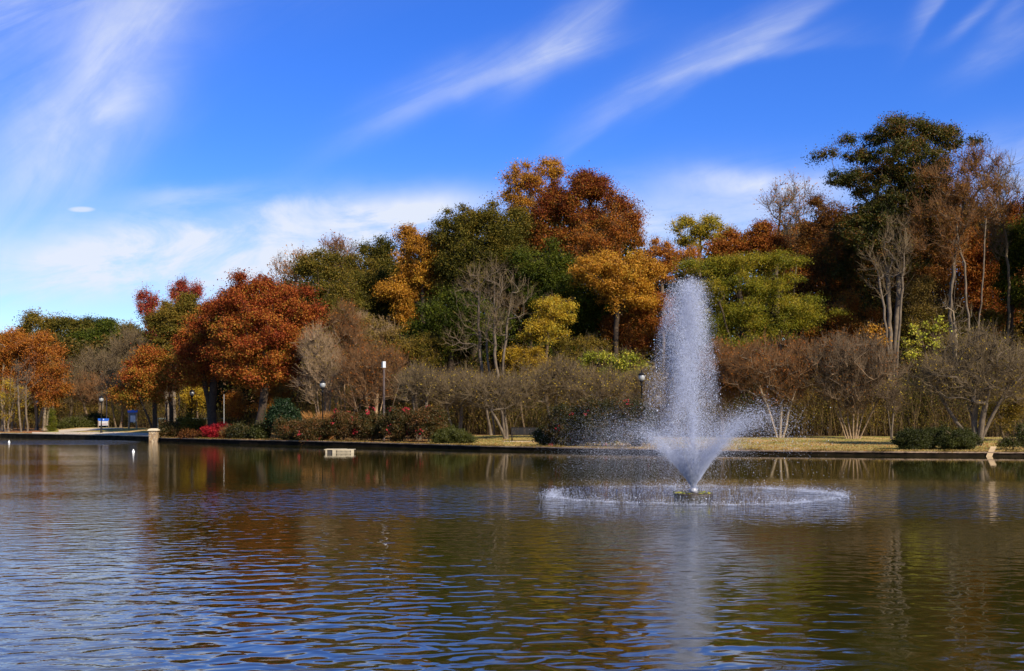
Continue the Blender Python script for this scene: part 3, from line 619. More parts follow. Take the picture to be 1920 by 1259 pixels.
T('oak_tree', 'tallest tree of all, a dark green oak with ragged flat-topped crown on the right', 'tree', None, 96, 1662, [(1690,245,60,20),(1625,262,42,12),(1585,291,46,9),(1590,338,42,15),(1745,252,46,17),(1800,270,36,11),(1700,298,92,28),(1650,345,60,28),(1700,390,60,42),(1640,430,46,48),(1740,340,50,34),(1695,460,60,56)], n=840, cr=.62, per=125, ls=.185, pal='darkoak', bark='grey', tr=.20, tintc=.55, gap=.38, flat=.75, stems=[(1664,1655,420),(1667,1700,330)])
T('bare_tree', 'slim pale bare tree growing against the trunk of the tallest oak', 'tree', 'tall bare trees of the right wood', 91, 1672, [(1665,500,50,70),(1690,450,34,50)], n=120, cr=.6, per=1, ls=.14, pal='olive', bark=('grey','greytwig'), tr=.10, stems=[(1668,1648,520),(1672,1700,440)], tw=4, tl=1.1, twr=.013)
T('red_oak_tree', 'tall reddish half-bare tree with pale twin trunks near the right edge', 'tree', 'tall bare trees of the right wood', 93, 1822, [(1800,340,72,48),(1780,400,64,50),(1850,380,50,60),(1760,450,50,60),(1830,300,40,20)], n=430, cr=.65, per=26, ls=.155, pal='brown', bark=('grey','russet'), tr=.15, tintc=.6, stems=[(1818,1790,400),(1828,1850,400),(1815,1812,360)], tw=6, tl=1.2, twr=.014)
T('bare_tree', 'wiry bare treetop leaning right beside the tall reddish tree', 'tree', 'tall bare trees of the right wood', 95, 1866, [(1875,350,40,50),(1860,430,34,60)], n=150, cr=.55, per=2, ls=.14, pal='brown', bark=('greytwig','greytwig'), tr=.11, tw=7, tl=1.3, twr=.014)
T('dead_tree', 'broken dead trunk with splintered pale top between the tallest oak and the twin trunks', 'dead tree', None, 90, 1812, [(1800,600,26,40),(1770,570,24,18)], n=22, cr=.5, per=0, bark=('pale','greytwig'), tr=.17, stems=[(1816,1792,488)], tw=3, tl=1.)
T('oak_tree', 'russet tree filling the wood between the tallest oak and the reddish tree', 'tree', GB, 103, 1745, [(1750,440,60,90),(1745,560,54,90),(1715,520,40,60)], n=620, cr=.85, per=80, ls=.19, pal='brown', bark='dark', tr=.25, tintc=.5, tw=2, tl=1.)
T('oak_tree', 'very dark green tree at the foot of the tallest oak', 'tree', GB, 104, 1640, [(1640,520,60,80),(1620,600,66,56),(1590,480,40,60)], n=520, cr=.95, per=100, ls=.20, pal='darkoak', bark='dark', tr=.3, tintc=.72)
T('oak_tree', 'dark brown shady tree between the locust and the tallest oak', 'tree', GB, 106, 1560, [(1555,560,50,70),(1540,620,60,50)], n=380, cr=.95, per=90, ls=.20, pal='brown', bark='dark', tr=.3, tintc=.5)
T('oak_tree', 'reddish-brown tree behind the twin pale trunks', 'tree', GB, 106, 1850, [(1850,480,60,60),(1870,560,60,60),(1900,430,40,40)], n=520, cr=.9, per=95, ls=.20, pal='rust', bark='dark', tr=.3, tintc=.40)
T('oak_tree', 'dark green tree cut by the right edge of the photo', 'tree', GB, 97, 1915, [(1915,460,40,60),(1925,540,46,50),(1895,500,26,40)], n=320, cr=.85, per=115, ls=.19, pal='green', bark='dark', tr=.3, tintc=.4)
T('oak_tree', 'olive and gold tree low behind the bare cherry tree on the right', 'tree', GB, 98, 1790, [(1780,640,70,50),(1860,650,60,60),(1720,620,40,40)], n=420, cr=.8, per=70, ls=.17, pal='olive', bark='dark', tr=.2, tintc=.75, tw=2, tl=.9)
T('maple_tree', 'small sapling with large lemon leaves above the right thicket', 'sapling', None, 86, 1745, [(1730,640,34,30),(1755,615,24,18),(1700,660,20,20)], n=70, cr=.4, per=12, ls=.19, pal='lime', bark='brown', tr=.07, tintc=.7, aspect=.9)
T('maple_tree', 'small sapling with bright orange leaves beside the pale trunk of the tallest oak', 'sapling', None, 86, 1640, [(1635,622,22,12),(1650,640,18,14)], n=30, cr=.4, per=14, ls=.17, pal='amber', bark='brown', tr=.06, tintc=.3, aspect=.9)
T('oak_tree', 'tall leafy tree just outside the right edge, its boughs reaching in', 'tree', GB, 92, 2000, [(1995,400,60,80),(2010,560,70,90)], n=420, cr=.95, per=90, ls=.2, pal='brown', bark='dark', tr=.3)
T('oak_tree', 'leafy tree just outside the left edge of the picture', 'tree', GB, 150, -90, [(-100,670,60,60)], n=200, cr=1.2, per=90, ls=.27, pal='rust', bark='dark', tr=.3)

T('oak_tree', 'olive tree with gold flecks between the amber tree and the twin-topped green tree', 'tree', GB, 110, 825, [(825,560,40,70),(815,620,36,50)], n=260, cr=.8, per=95, ls=.19, pal='olive', bark='dark', tr=.22, tintc=.6)
T('oak_tree', 'brown-gold tree between the twin-topped green tree and the red-brown giant', 'tree', GB, 112, 985, [(985,450,36,44),(980,540,40,50)], n=260, cr=.85, per=80, ls=.19, pal='brown', bark='dark', tr=.22, tintc=.7, gap=.4)
T('oak_tree', 'olive tree with thin crown behind the broad olive-brown one', 'tree', GB, 116, 660, [(665,520,44,40),(650,580,46,50)], n=260, cr=.85, per=85, ls=.2, pal='olive', bark='dark', tr=.22, tintc=.68, gap=.4)
T('oak_tree', 'bronze-green tree low between the lime shrub and the dark green tree', 'tree', GB, 97, 1090, [(1090,660,50,30),(1060,690,46,24)], n=200, cr=.6, per=70, ls=.15, pal='olive', bark='dark', tr=.14, tintc=.75, gap=.4)
T('oak_tree', 'brown-orange tree low between the locust and the foot of the tallest oak', 'tree', GB, 100, 1590, [(1590,600,46,40),(1560,640,44,30)], n=220, cr=.7, per=75, ls=.17, pal='rust', bark='dark', tr=.16, tintc=.7, gap=.4)
T('oak_tree', 'golden-brown tree low between the tallest oak and the broken dead trunk', 'tree', GB, 98, 1735, [(1735,620,44,40),(1720,560,36,36)], n=220, cr=.7, per=65, ls=.16, pal='tan', bark='dark', tr=.16, tintc=.35, gap=.45)
T('oak_tree', 'olive-brown low tree left of the tall bare trees of the centre', 'tree', GB, 98, 790, [(790,660,44,32),(760,670,36,30)], n=200, cr=.6, per=65, ls=.15, pal='olive', bark='dark', tr=.14, tintc=.8, gap=.4)

# brown thicket and the row of small bare trees
MY = dict(pal='rust', per=6, ls=.12, bark=('tan','russet'), tr=.055, tw=10, tl=.95, up=.55, twr=.010, wig=.09, gap=.0, cr=.5, shell=1.9)
T('crepe_myrtle', 'tawny multi-stemmed thicket behind the post lamp, left part of the brown thicket', 'tree', GD_, 90, 612, [(605,700,46,66),(590,650,34,40)], n=330, stems=[(600,575,690),(606,590,670),(612,605,650),(616,630,670),(622,645,700)], **{**MY, 'pal': 'tan', 'bark': ('tan','tan')})
T('crepe_myrtle', 'reddish-brown multi-stemmed thicket behind the white-topped pole', 'tree', GD_, 88, 700, [(690,715,62,58),(720,690,44,44)], n=380, stems=[(685,650,700),(692,675,680),(700,705,670),(706,730,680),(714,755,700)], **MY)
T('crepe_myrtle', 'brown upright thicket between the post lamp and the white-topped pole', 'tree', GD_, 92, 655, [(655,665,46,60),(650,610,34,40)], n=330, stems=[(645,630,660),(652,648,640),(660,668,640),(668,690,660)], **MY)
BT = dict(per=2, ls=.10, pal='yellow', bark=('grey','greytwig'), tr=.10, tw=9, tl=.95, up=.15, twr=.010, cr=.5, gap=.0, wig=.12, shell=1.9)
T('bare_tree', 'small grey bare tree above the red-flowered shrubs, leftmost of the lawn row', 'tree', GC, 84, 782, [(785,725,46,38)], n=230, stems=[(782,770,720),(785,800,710)], **BT)
T('bare_tree', 'small grey bare tree behind the rounded green shrub', 'tree', GC, 85, 858, [(856,732,54,40)], n=280, stems=[(858,832,720),(860,880,720),(858,860,700)], **BT)
T('bare_tree', 'small bare tree left of the bench with long low limbs forming a V', 'tree', GC, 83, 949, [(945,735,62,42),(905,740,36,30)], n=300, stems=[(949,895,735),(951,944,700),(953,1000,740)], **BT)
T('bare_tree', 'small bare tree with pale leaning trunk right of the bench', 'tree', GC, 84, 1040, [(1020,725,58,42),(1050,700,40,30)], n=280, stems=[(1040,1018,730),(1042,1050,700)], **BT)
T('bare_tree', 'small olive-brown bare tree behind the right rose shrubs', 'tree', GC, 83, 1105, [(1100,730,56,44),(1150,735,40,34)], n=280, stems=[(1105,1080,720),(1108,1130,720)], **{**BT, 'per': 4, 'bark': ('brown','greytwig')})
T('bare_tree', 'small bushy brown tree seen through the left side of the fountain', 'tree', GC, 84, 1195, [(1200,735,46,40)], n=230, stems=[(1195,1180,720),(1198,1220,720)], **{**BT, 'per': 5, 'bark': ('brown','greytwig')})
T('crepe_myrtle', 'thin crepe myrtle showing through the right side of the fountain plume', 'tree', GD_, 82, 1362, [(1355,695,48,50),(1357,740,34,24)], n=300, stems=[(1352,1330,700),(1358,1352,690),(1364,1380,700)], **MY)
T('crepe_myrtle', 'crepe myrtle with bright sinuous pale trunks, right of the fountain spray', 'tree', GD_, 80, 1460, [(1450,690,82,52),(1500,690,44,46),(1395,705,44,36),(1460,738,56,32)], n=560, stems=[(1456,1375,725),(1458,1410,690),(1462,1465,670),(1466,1500,680),(1472,1530,700)], **{**MY, 'bark': ('pale','russet'), 'tr': .10})
T('crepe_myrtle', 'fan-shaped crepe myrtle with a sheaf of straight stems in the middle of the right lawn', 'tree', GD_, 79, 1600, [(1600,678,84,52),(1640,700,56,46),(1560,705,50,50),(1600,735,58,36),(1602,765,30,20)], n=680, stems=[(1588,1530,690),(1592,1555,670),(1596,1575,655),(1600,1600,650),(1603,1622,655),(1606,1650,670),(1610,1675,690)], **{**MY, 'pal': 'brown', 'bark': ('tan','brown')})
T('bare_tree', 'thin young tree with one crooked pale stem left of the clipped hedge balls', 'tree', GC, 78, 1671, [(1668,745,28,30)], n=60, stems=[(1671,1662,750),(1672,1680,740)], **{**BT, 'tr': .06, 'per': 4, 'bark': ('grey','brown')})
T('cherry_tree', 'large spreading bare tree with a stout pale trunk behind the clipped hedge balls', 'tree', None, 67, 1834, [(1830,700,112,56),(1760,705,72,40),(1900,700,60,60),(1830,650,70,40),(1835,742,80,24)], n=580, cr=.5, per=2, ls=.10, pal='yellow', bark=('grey','greytwig'), tr=.17, tw=9, tl=.95, up=.12, twr=.009, gap=0., wig=.12, shell=1.9,
  stems=[(1834,1832,745),(1834,1765,720,.5),(1834,1850,700,-.6),(1834,1800,690,.8),(1834,1880,730,-.4)])
T('leafy_shrub', 'ragged olive-yellow shrub right of the stout pale trunk', 'shrub', None, 74, 1885, [(1880,765,44,40),(1915,750,30,50)], n=190, cr=.45, per=60, ls=.12, pal='olive', tintc=.8, bark='brown', tr=.07, tw=3, tl=.6)
T('leafy_shrub', 'low weedy green shrub on the bank at the right edge, right of the plank', 'shrub', None, 61.5, 1903, [(1900,832,24,10),(1918,815,16,24)], n=70, cr=.28, per=80, ls=.09, pal='hedge', bark='brown', tr=.04, tintc=.7, tw=4, tl=.4)

# shrubs on the bank
SHB = dict(cr=.38, ls=.095, bark='brown', tr=.05, gap=.12, shell=3, flat=.8)
T('leafy_shrub', 'loose mixed green shrub right of the stone pillar', 'shrub', None, 98, 322, [(322,808,20,17),(308,815,10,10)], n=90, per=130, pal='rose', tintc=.4, **{**SHB, 'ls': .12})
T('leafy_shrub', 'taller yellow-green shrub left of the scarlet burning bush', 'shrub', None, 99, 356, [(356,800,30,22),(345,815,22,12)], n=130, per=130, pal='olive', tintc=.55, **{**SHB, 'ls': .12})
T('leafy_shrub', 'low dark purple-brown shrub in front of the taller yellow-green shrub', 'shrub', None, 95, 366, [(362,818,28,9)], n=60, per=130, pal='brown', tintc=.12, **{**SHB, 'ls': .11})
T('burning_bush', 'scarlet burning bush under the deep red tree', 'shrub', None, 93.5, 405, [(398,808,19,9),(418,803,15,9),(404,816,14,7),(385,806,8,6)], n=85, per=120, pal='burning', tintc=.45, **{**SHB, 'gap': .3, 'cr': .32, 'flat': .5})
T('leafy_shrub', 'greyish twiggy shrub between the burning bush and the dark green mound', 'shrub', None, 92.5, 427, [(425,815,12,13)], n=40, per=40, pal='brown', tintc=.7, tw=5, tl=.5, **SHB)
T('evergreen_shrub', 'broad dark green mound of leaves under the largest red tree', 'shrub', None, 91, 452, [(450,810,24,17),(470,815,22,13)], n=110, per=140, pal='rose', tintc=.22, **{**SHB, 'ls': .11})
T('evergreen_shrub', 'dark dusky green shrub left of the tall glossy holly', 'shrub', None, 90, 487, [(487,812,18,17)], n=70, per=140, pal='hedge', **{**SHB, 'ls': .11})
T('holly', 'tall glossy blue-green holly, highest shrub on the left bank', 'shrub', None, 89.5, 532, [(533,783,29,34),(525,765,20,18),(545,795,22,26)], n=190, per=150, pal='holly', **{**SHB, 'ls': .12, 'cr': .42})
RS = 'red-flowered shrubs along the bank'
RZ = dict(per=125, pal='rose', **SHB)
T('rose_shrub', 'leftmost red-flowered shrub, leaning over the water in front of the holly', 'shrub', RS, 85.5, 548, [(548,812,32,22),(530,800,16,16)], n=150, fl=26, **RZ)
T('rose_shrub', 'low red-flowered shrub touching the water, second from the left', 'shrub', RS, 83.6, 590, [(590,808,34,24),(592,826,22,10)], n=160, fl=36, **RZ)
T('rose_shrub', 'dark red-flowered shrub in front of the white-topped pole', 'shrub', RS, 82.5, 700, [(700,798,36,27)], n=170, fl=52, tintc=.4, **RZ)
T('rose_shrub', 'red-flowered shrub straight behind the floating platform', 'shrub', RS, 83, 645, [(645,798,34,26)], n=160, fl=46, **RZ)
T('rose_shrub', 'tall red-flowered shrub right of the white-topped pole with most blooms', 'shrub', RS, 80.5, 755, [(755,795,36,30)], n=170, fl=64, tintc=.45, **RZ)
T('rose_shrub', 'red-flowered shrub just left of the rounded green shrub', 'shrub', RS, 79, 805, [(803,793,34,28)], n=160, fl=36, tintc=.55, **RZ)
T('rounded_shrub', 'rounded grey-green shrub on the bank left of the bench', 'shrub', None, 75.5, 848, [(845,816,30,15),(862,822,26,11),(830,822,20,10)], n=150, cr=.30, per=190, ls=.075, pal='hedge', tintc=.85, bark='brown', tr=.05, gap=0, shell=4)
T('evergreen_shrub', 'small round dark green shrub touching the right end of the bench', 'shrub', None, 71, 1020, [(1018,818,17,14),(1030,820,14,13)], n=80, cr=.30, per=170, ls=.08, pal='hedge', tintc=.5, bark='brown', tr=.05, gap=0, shell=4)
T('rose_shrub', 'big red-flowered shrub right of the bench', 'shrub', RS, 69.5, 1072, [(1075,796,46,40),(1060,815,38,24)], n=380, fl=30, tintc=.35, **RZ)
T('rose_shrub', 'big red-flowered shrub left of the fountain spray', 'shrub', RS, 68.5, 1130, [(1128,792,46,42)], n=340, fl=26, tintc=.3, **RZ)
T('rose_shrub', 'red-flowered shrub dimly seen behind the left fountain spray', 'shrub', RS, 68, 1190, [(1186,792,42,42)], n=300, fl=34, tintc=.35, **RZ)
HB = dict(cr=.26, per=230, ls=.06, pal='hedge', bark='brown', tr=.05, gap=0, shell=5, dep=.95)
T('clipped_shrub', 'clipped dark green ball, left one of the hedge balls on the right lawn', 'hedge', 'clipped hedge balls on the right lawn', 62.6, 1712, [(1712,823,34,20),(1712,829,32,15)], n=190, **HB)
T('clipped_shrub', 'clipped dark green ball set back between its two neighbours on the right lawn', 'hedge', 'clipped hedge balls on the right lawn', 63.8, 1752, [(1752,820,26,17)], n=120, **HB)
T('clipped_shrub', 'wide clipped dark green mound, right one of the hedge balls on the right lawn', 'hedge', 'clipped hedge balls on the right lawn', 62.3, 1792, [(1785,822,36,20),(1808,827,30,17),(1790,830,40,13)], n=250, **HB)
# ornamental grass by the post lamp
def grass_clump(px, D, label, h=1.5, n_=420):
    rs = np.random.RandomState(int(px)); b0 = G(px, D); a = rs.uniform(0, 6.28, n_); r = rs.uniform(0, .25, n_)
    o = b0+np.stack([r*np.cos(a), r*np.sin(a), r*0], 1); d = unit(np.stack([np.cos(a)*.35, np.sin(a)*.35, np.ones(n_)], 1)+rs.normal(0, .08, (n_, 3)))
    L = h*rs.uniform(.7, 1.2, (n_, 1)); m1 = o+d*L*.6; e = m1+unit(d+np.stack([np.cos(a)*.25, np.sin(a)*.25, 0*a], 1))*L*.4
    V_, F_ = cat([prisms(o, m1, np.full(n_, .012), np.full(n_, .01), 3), prisms(m1, e, np.full(n_, .014), np.full(n_, .004), 3)])
    me_ = fastmesh('ornamental_grass', V_-b0, F_, {'tint': rs.uniform(0, 1, len(F_))})
    o_ = link(me_, 'ornamental_grass', None, [PAL['plume']]); o_.location = b0
    tag(o_, label, 'grass clump', 'tawny grass clumps by the post lamp')
grass_clump(596, 86, 'tawny upright grass clump left of the post lamp, behind the red-flowered shrubs', 2.0)
grass_clump(619, 87, 'tawny upright grass clump right of the post lamp, behind the red-flowered shrubs', 1.9)

# ------------------------------------------------------------------ uncountable growth: thicket stems and the deep wood behind
def thicket():
    rs = np.random.RandomState(7); n_ = 6000
    px = np.where(rs.uniform(size=n_) < .75, rs.uniform(560, 2050, n_), rs.uniform(-120, 560, n_)); t = rs.uniform(24, 34, n_)
    t = np.where(px < 300, rs.uniform(26, 38, n_), t)
    D = shore(px)+t; X0 = (px-CX)/F*D; o = np.stack([X0, D, ground(X0, D)-.1], 1)
    L = rs.uniform(.8, 3.0, n_)[:, None]; d = unit(np.array([0, 0, 1])+rs.normal(0, .12, (n_, 3)))
    m1 = o+d*L*.5; d2 = unit(d+rs.normal(0, .2, (n_, 3))); e = m1+d2*L*.5; s2 = m1+unit(d+rs.normal(0, .5, (n_, 3)))*L*.35
    r = rs.uniform(.01, .024, n_)
    V_, F_ = cat([prisms(o, m1, r, r*.7, 3), prisms(m1, e, r*.7, r*.2, 3), prisms(m1, s2, r*.5, r*.2, 3)])
    tv = np.tile(np.repeat(rs.uniform(0, 1, n_), 3), 3)
    root = link(fastmesh('thicket', V_, F_, {'tint': tv}), 'thicket', None, [PAL['stem']])
    tag(root, 'dense band of thin tan stems and scrub where the lawn meets the woods', 'thicket', None, 'stuff')
    c = np.concatenate([e, m1, s2]); c = c[rs.randint(0, len(c), 60000)]+rs.normal(0, .22, (60000, 3))
    Vl, Fl = leafquads(c, unit(rs.normal(size=c.shape)+[0, -.2, .4]), rs.uniform(.07, .15, len(c)), rs)
    o1 = link(fastmesh('scrub_leaves', Vl, Fl, {'tint': rs.uniform(0, 1, len(c))}), 'scrub_leaves', root, [PAL['olive']])
thicket()
def brush():
    rs = np.random.RandomState(17); n_ = 5200; px = rs.uniform(520, 2050, n_); px[:700] = rs.uniform(130, 330, 700)
    D = shore(px)+np.where(px < 340, rs.uniform(30, 40, n_), rs.uniform(26, 36, n_)); X0 = (px-CX)/F*D; o = np.stack([X0, D, ground(X0, D)-.1], 1)
    env = 4.5+1.5*np.sin(px/47+1)+.9*np.sin(px/19)+np.where((px > 540) & (px < 800), 1.6, 0)
    L = (env*rs.uniform(.55, 1.15, n_))[:, None]; d = unit(np.array([0, 0, 1])+rs.normal(0, .20, (n_, 3))); P = [o]; segs = []; r = rs.uniform(.014, .03, n_); cur = o; dd = d; ends = []
    for k_ in range(4):
        nx = cur+dd*L*.25; segs.append(prisms(cur, nx, r*(1-.22*k_), r*(1-.22*(k_+1)), 3))
        for q in range(3):
            s1 = cur+(nx-cur)*rs.uniform(0, 1, (n_, 1)); sd_ = unit(dd+rs.normal(0, .75, (n_, 3))+[0, 0, .3]); e = s1+sd_*L*rs.uniform(.10, .26, (n_, 1))
            segs.append(prisms(s1, e, r*.45, r*.15, 3)); ends += [e, (s1+e)/2]
        cur = nx; dd = unit(dd+rs.normal(0, .16, (n_, 3)))
    V_, F_ = cat(segs); tv = rs.uniform(0, 1, n_); root = link(fastmesh('brush', V_, F_, {'tint': np.tile(np.repeat(tv, 3), len(F_)//(3*n_))}), 'brush', None, [PAL['stem']])
    tag(root, 'tangled uneven brown brush behind the row of small bare trees, merging up into the woods', 'brush', None, 'stuff')
    E = np.concatenate(ends); m_n = 250000; k_ = rs.randint(0, len(E), m_n); c = E[k_]+rs.normal(0, .10, (m_n, 3)); pxe = px_of(c[:,0], c[:,1])
    Vl, Fl = leafquads(c, unit(rs.normal(size=c.shape)+[0, -.2, .4]), rs.uniform(.06, .13, m_n), rs)
    t_ = np.clip(.45+.3*np.sin(pxe/61+.8)+.2*np.sin(pxe/23)+rs.normal(0, .2, m_n), 0, 1)
    link(fastmesh('brush_leaves', Vl, Fl, {'tint': t_}), 'brush_leaves', root, [leafmat('leaf_brush', [(.05,.055,.010),(.11,.095,.014),(.15,.08,.014),(.24,.15,.022),(.38,.25,.03)])])
brush()
def deepwood():
    rs = np.random.RandomState(9)
    top = np.array([(-700,700),(0,665),(60,640),(230,645),(330,600),(450,570),(560,530),(700,520),(830,470),(900,440),(1000,400),(1150,410),(1200,480),(1240,540),(1290,500),(1480,440),(1560,410),(1700,370),(1880,400),(2100,460),(2900,560)], float)
    n_ = 8000; px = rs.uniform(-500, 2500, n_); D = rs.uniform(0, 12, n_)+np.interp(px, [-500,300,500,900,2500], [156,150,130,120,114])
    tp = np.interp(px, top[:,0], top[:,1]); zt = H-(tp-HY)/F*D; X0 = (px-CX)/F*D; g = ground(X0, D)
    c = np.stack([X0, D, g+(zt-g)*rs.uniform(0, 1, n_)], 1)
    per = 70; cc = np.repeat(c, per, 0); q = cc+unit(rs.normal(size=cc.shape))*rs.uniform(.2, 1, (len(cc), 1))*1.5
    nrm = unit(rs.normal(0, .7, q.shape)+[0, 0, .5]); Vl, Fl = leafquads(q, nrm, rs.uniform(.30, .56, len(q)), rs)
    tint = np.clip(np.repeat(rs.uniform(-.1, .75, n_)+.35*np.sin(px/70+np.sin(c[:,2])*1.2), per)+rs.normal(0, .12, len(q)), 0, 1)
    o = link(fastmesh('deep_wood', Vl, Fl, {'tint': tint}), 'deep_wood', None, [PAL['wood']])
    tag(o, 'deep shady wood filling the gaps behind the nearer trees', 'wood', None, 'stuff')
deepwood()
def lawn_grass():
    rs = np.random.RandomState(11); n_ = 90000
    px = rs.uniform(-100, 2000, n_); px = np.where(rs.uniform(size=n_) < .55, rs.uniform(800, 2000, n_), px); t = .45+rs.uniform(0, 1, n_)**1.6*22
    D = shore(px)+t; X0 = (px-CX)/F*D; o = np.stack([X0, D, ground(X0, D)], 1)
    keep = ~((px < 295) & (px > 50) & (t < 10)); o = o[keep]; n_ = len(o)
    d = unit(rs.normal(0, .45, (n_, 3))+[0, 0, 1]); h = rs.uniform(.03, .09, n_)[:, None]; s_ = unit(np.cross(d, rs.normal(size=d.shape)))*.012
    V_ = np.stack([o-s_, o+s_, o+d*h], 1).reshape(-1, 3)
    me_ = fastmesh('lawn_grass', V_, np.arange(n_*3).reshape(-1, 3), {'tint': rs.uniform(0, 1, n_)})
    m2 = leafmat('blade', [(.16,.15,.03),(.42,.28,.10),(.50,.36,.15)], .3, .02)
    tag(link(me_, 'lawn_grass', None, [m2]), 'short straw-coloured autumn grass of the bank', 'grass', None, 'stuff')
    # grass and roots hanging over the wall left of the bench, fallen leaves
    n_ = 9000; px = np.where(rs.uniform(size=n_) < .7, rs.uniform(300, 1980, n_), rs.uniform(100, 1920, n_)); t = rs.uniform(.1, 14, n_)
    D = shore(px)+t; X0 = (px-CX)/F*D; q = np.stack([X0, D, ground(X0, D)+.02], 1)
    Vl, Fl = leafquads(q, unit(rs.normal(0, .35, q.shape)+[0, 0, 1]), rs.uniform(.06, .12, n_), rs)
    tag(link(fastmesh('fallen_leaves', Vl, Fl, {'tint': rs.uniform(0, 1, n_)}), 'fallen_leaves', None, [PAL['rust']]), 'fallen brown leaves scattered over the lawn', 'leaves', None, 'stuff')
lawn_grass()
def edge_tufts():
    rs = np.random.RandomState(13); n_ = 16000; px = rs.uniform(300, 2000, n_); w_ = np.clip(.25+.6*np.sin(px/13)*np.sin(px/37+1)+.5*np.exp(-((px-885)/60)**2), 0, 1); px = px[rs.uniform(size=n_) < w_]; n_ = len(px)
    D = shore(px)+rs.uniform(-.05, .7, n_); X0 = (px-CX)/F*D; o = np.stack([X0, D, wallh(px)+.012], 1)
    d = unit(np.stack([rs.normal(0, .5, n_), -np.abs(rs.normal(.3, .4, n_)), rs.uniform(-.1, 1, n_)], 1)); h = rs.uniform(.06, .22, n_)[:, None]; s_ = unit(np.cross(d, rs.normal(size=d.shape)))*.010
    mid_ = o+d*h*.6; e = mid_+unit(d+[0, -.2, -.7])*h*.5
    V_ = np.stack([o-s_, o+s_, mid_+s_*.7, e, mid_-s_*.7], 1).reshape(-1, 3)
    tag(link(fastmesh('edge_tufts', V_, np.arange(n_*5).reshape(-1, 5), {'tint': rs.uniform(0, 1, n_)}), 'edge_tufts', None, [PAL['tan']]), 'dry grass tufts hanging over the edge of the retaining wall', 'grass', None, 'stuff')
edge_tufts()

# ------------------------------------------------------------------ furniture of the park
BLK = pmat('black_paint', (.010,.009,.009), .55, .2, 4, .15); WHT = pmat('white_paint', (.62,.62,.60), .5, .06, 5); GLB = pmat('globe_glass', (.28,.28,.26), .25, .05, 4, .5)
POLEM = pmat('bronze_pole', (.075,.052,.040), .5, .2, 3, .4)
def lamp(px, D, ytop, label, r=.05):
    b0 = G(px, D); hgt_ = (H-(ytop-HY)/F*D)-b0[2]; root = empty('street_lamp', tuple(b0), label, 'street lamp', 'black post lamps of the park')
    m = MB(); m.lathe((0,0,-.1), [(.12,0),(.12,.22),(.095,.26),(.085,.75),(.065,.85),(r,.95),(r*.85,hgt_-.85),(.085,hgt_-.82),(.085,hgt_-.76),(.05,hgt_-.72),(.06,hgt_-.62),(.15,hgt_-.52),(.15,hgt_-.48)], 14); m.build('post', BLK, root, smooth=True)
    m = MB(); m.lathe((0,0,hgt_-.58), [(.13,0),(.19,.08),(.215,.18),(.20,.30),(.17,.36)], 16); m.build('globe', GLB, root, smooth=True)
    m = MB(); m.lathe((0,0,hgt_-.23), [(.24,0),(.22,.05),(.12,.13),(.05,.16),(.035,.22),(.05,.26),(.012,.33)], 14); m.build('cap', BLK, root, smooth=True)
    return root
lamp(190, 112.5, 742, 'black post lamp with white globe on the left lawn beside the blue sign')
lamp(71, 127, 748, 'post lamp with pale globe half hidden by the orange trees on the far left')
lamp(605, 84.5, 712, 'black post lamp with white globe rising behind the red-flowered shrubs')
lamp(1203, 76, 697, 'post lamp veiled by the left edge of the fountain spray')
lamp(360, 106, 730, 'dark post lamp in the shade between the olive tree and the deep red tree')
def post(px, D, ytop, label, cat_, mat, r=.05, name='pole'):
    b0 = G(px, D); h = H-(ytop-HY)/F*D-b0[2]; root = empty(name, tuple(b0), label, cat_)
    m = MB(); m.lathe((0,0,-.1), [(r*1.5,0),(r*1.5,.12),(r,.16),(r*.9,h)], 12); m.build('shaft', mat, root, smooth=True)
    return root, h
post(312, 104, 752, 'thin black pole behind the shrub right of the stone pillar', 'pole', BLK, .05)
post(336, 108, 738, 'thin black pole left of the shaded post lamp', 'pole', BLK, .045)
post(420, 112, 738, 'thin white pole standing behind the scarlet burning bush', 'pole', pmat('dull_white', (.36,.35,.32), .6), .024)
post(200, 128, 723, 'thin pale red-and-white utility pole above the blue sign', 'pole', pmat('faded_red', (.42,.25,.15), .7, .3, .8), .06)
root, h = post(720, 84.5, 690, 'tall slim brown pole carrying a small white box above the flowering shrubs', 'pole', POLEM, .085)
m = MB(); m.box((.02,-.02,h+.22), (.20,.26,.46)); m.build('white_box', WHT, root, .015)
m = MB(); m.box((-.13,.02,h+.20), (.09,.20,.42)); m.build('dark_box', pmat('dark_panel', (.05,.07,.09), .4), root, .01)
m = MB(); m.tube([(-.1,0,h+.42),(-.1,0,h+.62)], .012, 6); m.build('antenna', BLK, root)

# stone pillar
b0 = G(289, 97.2); b0[2] = -.3
root = empty('stone_pillar', tuple(b0), 'short rubble-stone pillar with a pale domed cap at the corner of the pond wall', 'pillar')
ST = bpy.data.materials.new('rubble_stone'); ST.use_nodes = True; n = NT(ST.node_tree); p = n.n['Principled BSDF']
tco = n.new('ShaderNodeTexCoord').outputs['Object']
vo = n.new('ShaderNodeTexVoronoi'); vo.inputs['Scale'].default_value = 6.5; n.put(vo.inputs['Vector'], tco)
ve = n.new('ShaderNodeTexVoronoi', feature='DISTANCE_TO_EDGE'); ve.inputs['Scale'].default_value = 6.5; n.put(ve.inputs['Vector'], tco)
sc = n.ramp(N and n.sep(vo.outputs['Color'])[0], [(0, (.22,.13,.06)), (.35, (.42,.27,.12)), (.65, (.30,.21,.13)), (1, (.50,.38,.22))])
n.put(p.inputs['Base Color'], n.mix(n.mr(ve.outputs[0], .02, .07), (.10,.08,.06,1), sc)); p.inputs['Roughness'].default_value = .9
bb = n.new('ShaderNodeBump'); bb.inputs['Strength'].default_value = .8; bb.inputs['Distance'].default_value = .03; n.put(bb.inputs['Height'], n.mr(ve.outputs[0], 0, .12)); n.put(p.inputs['Normal'], bb.outputs[0])
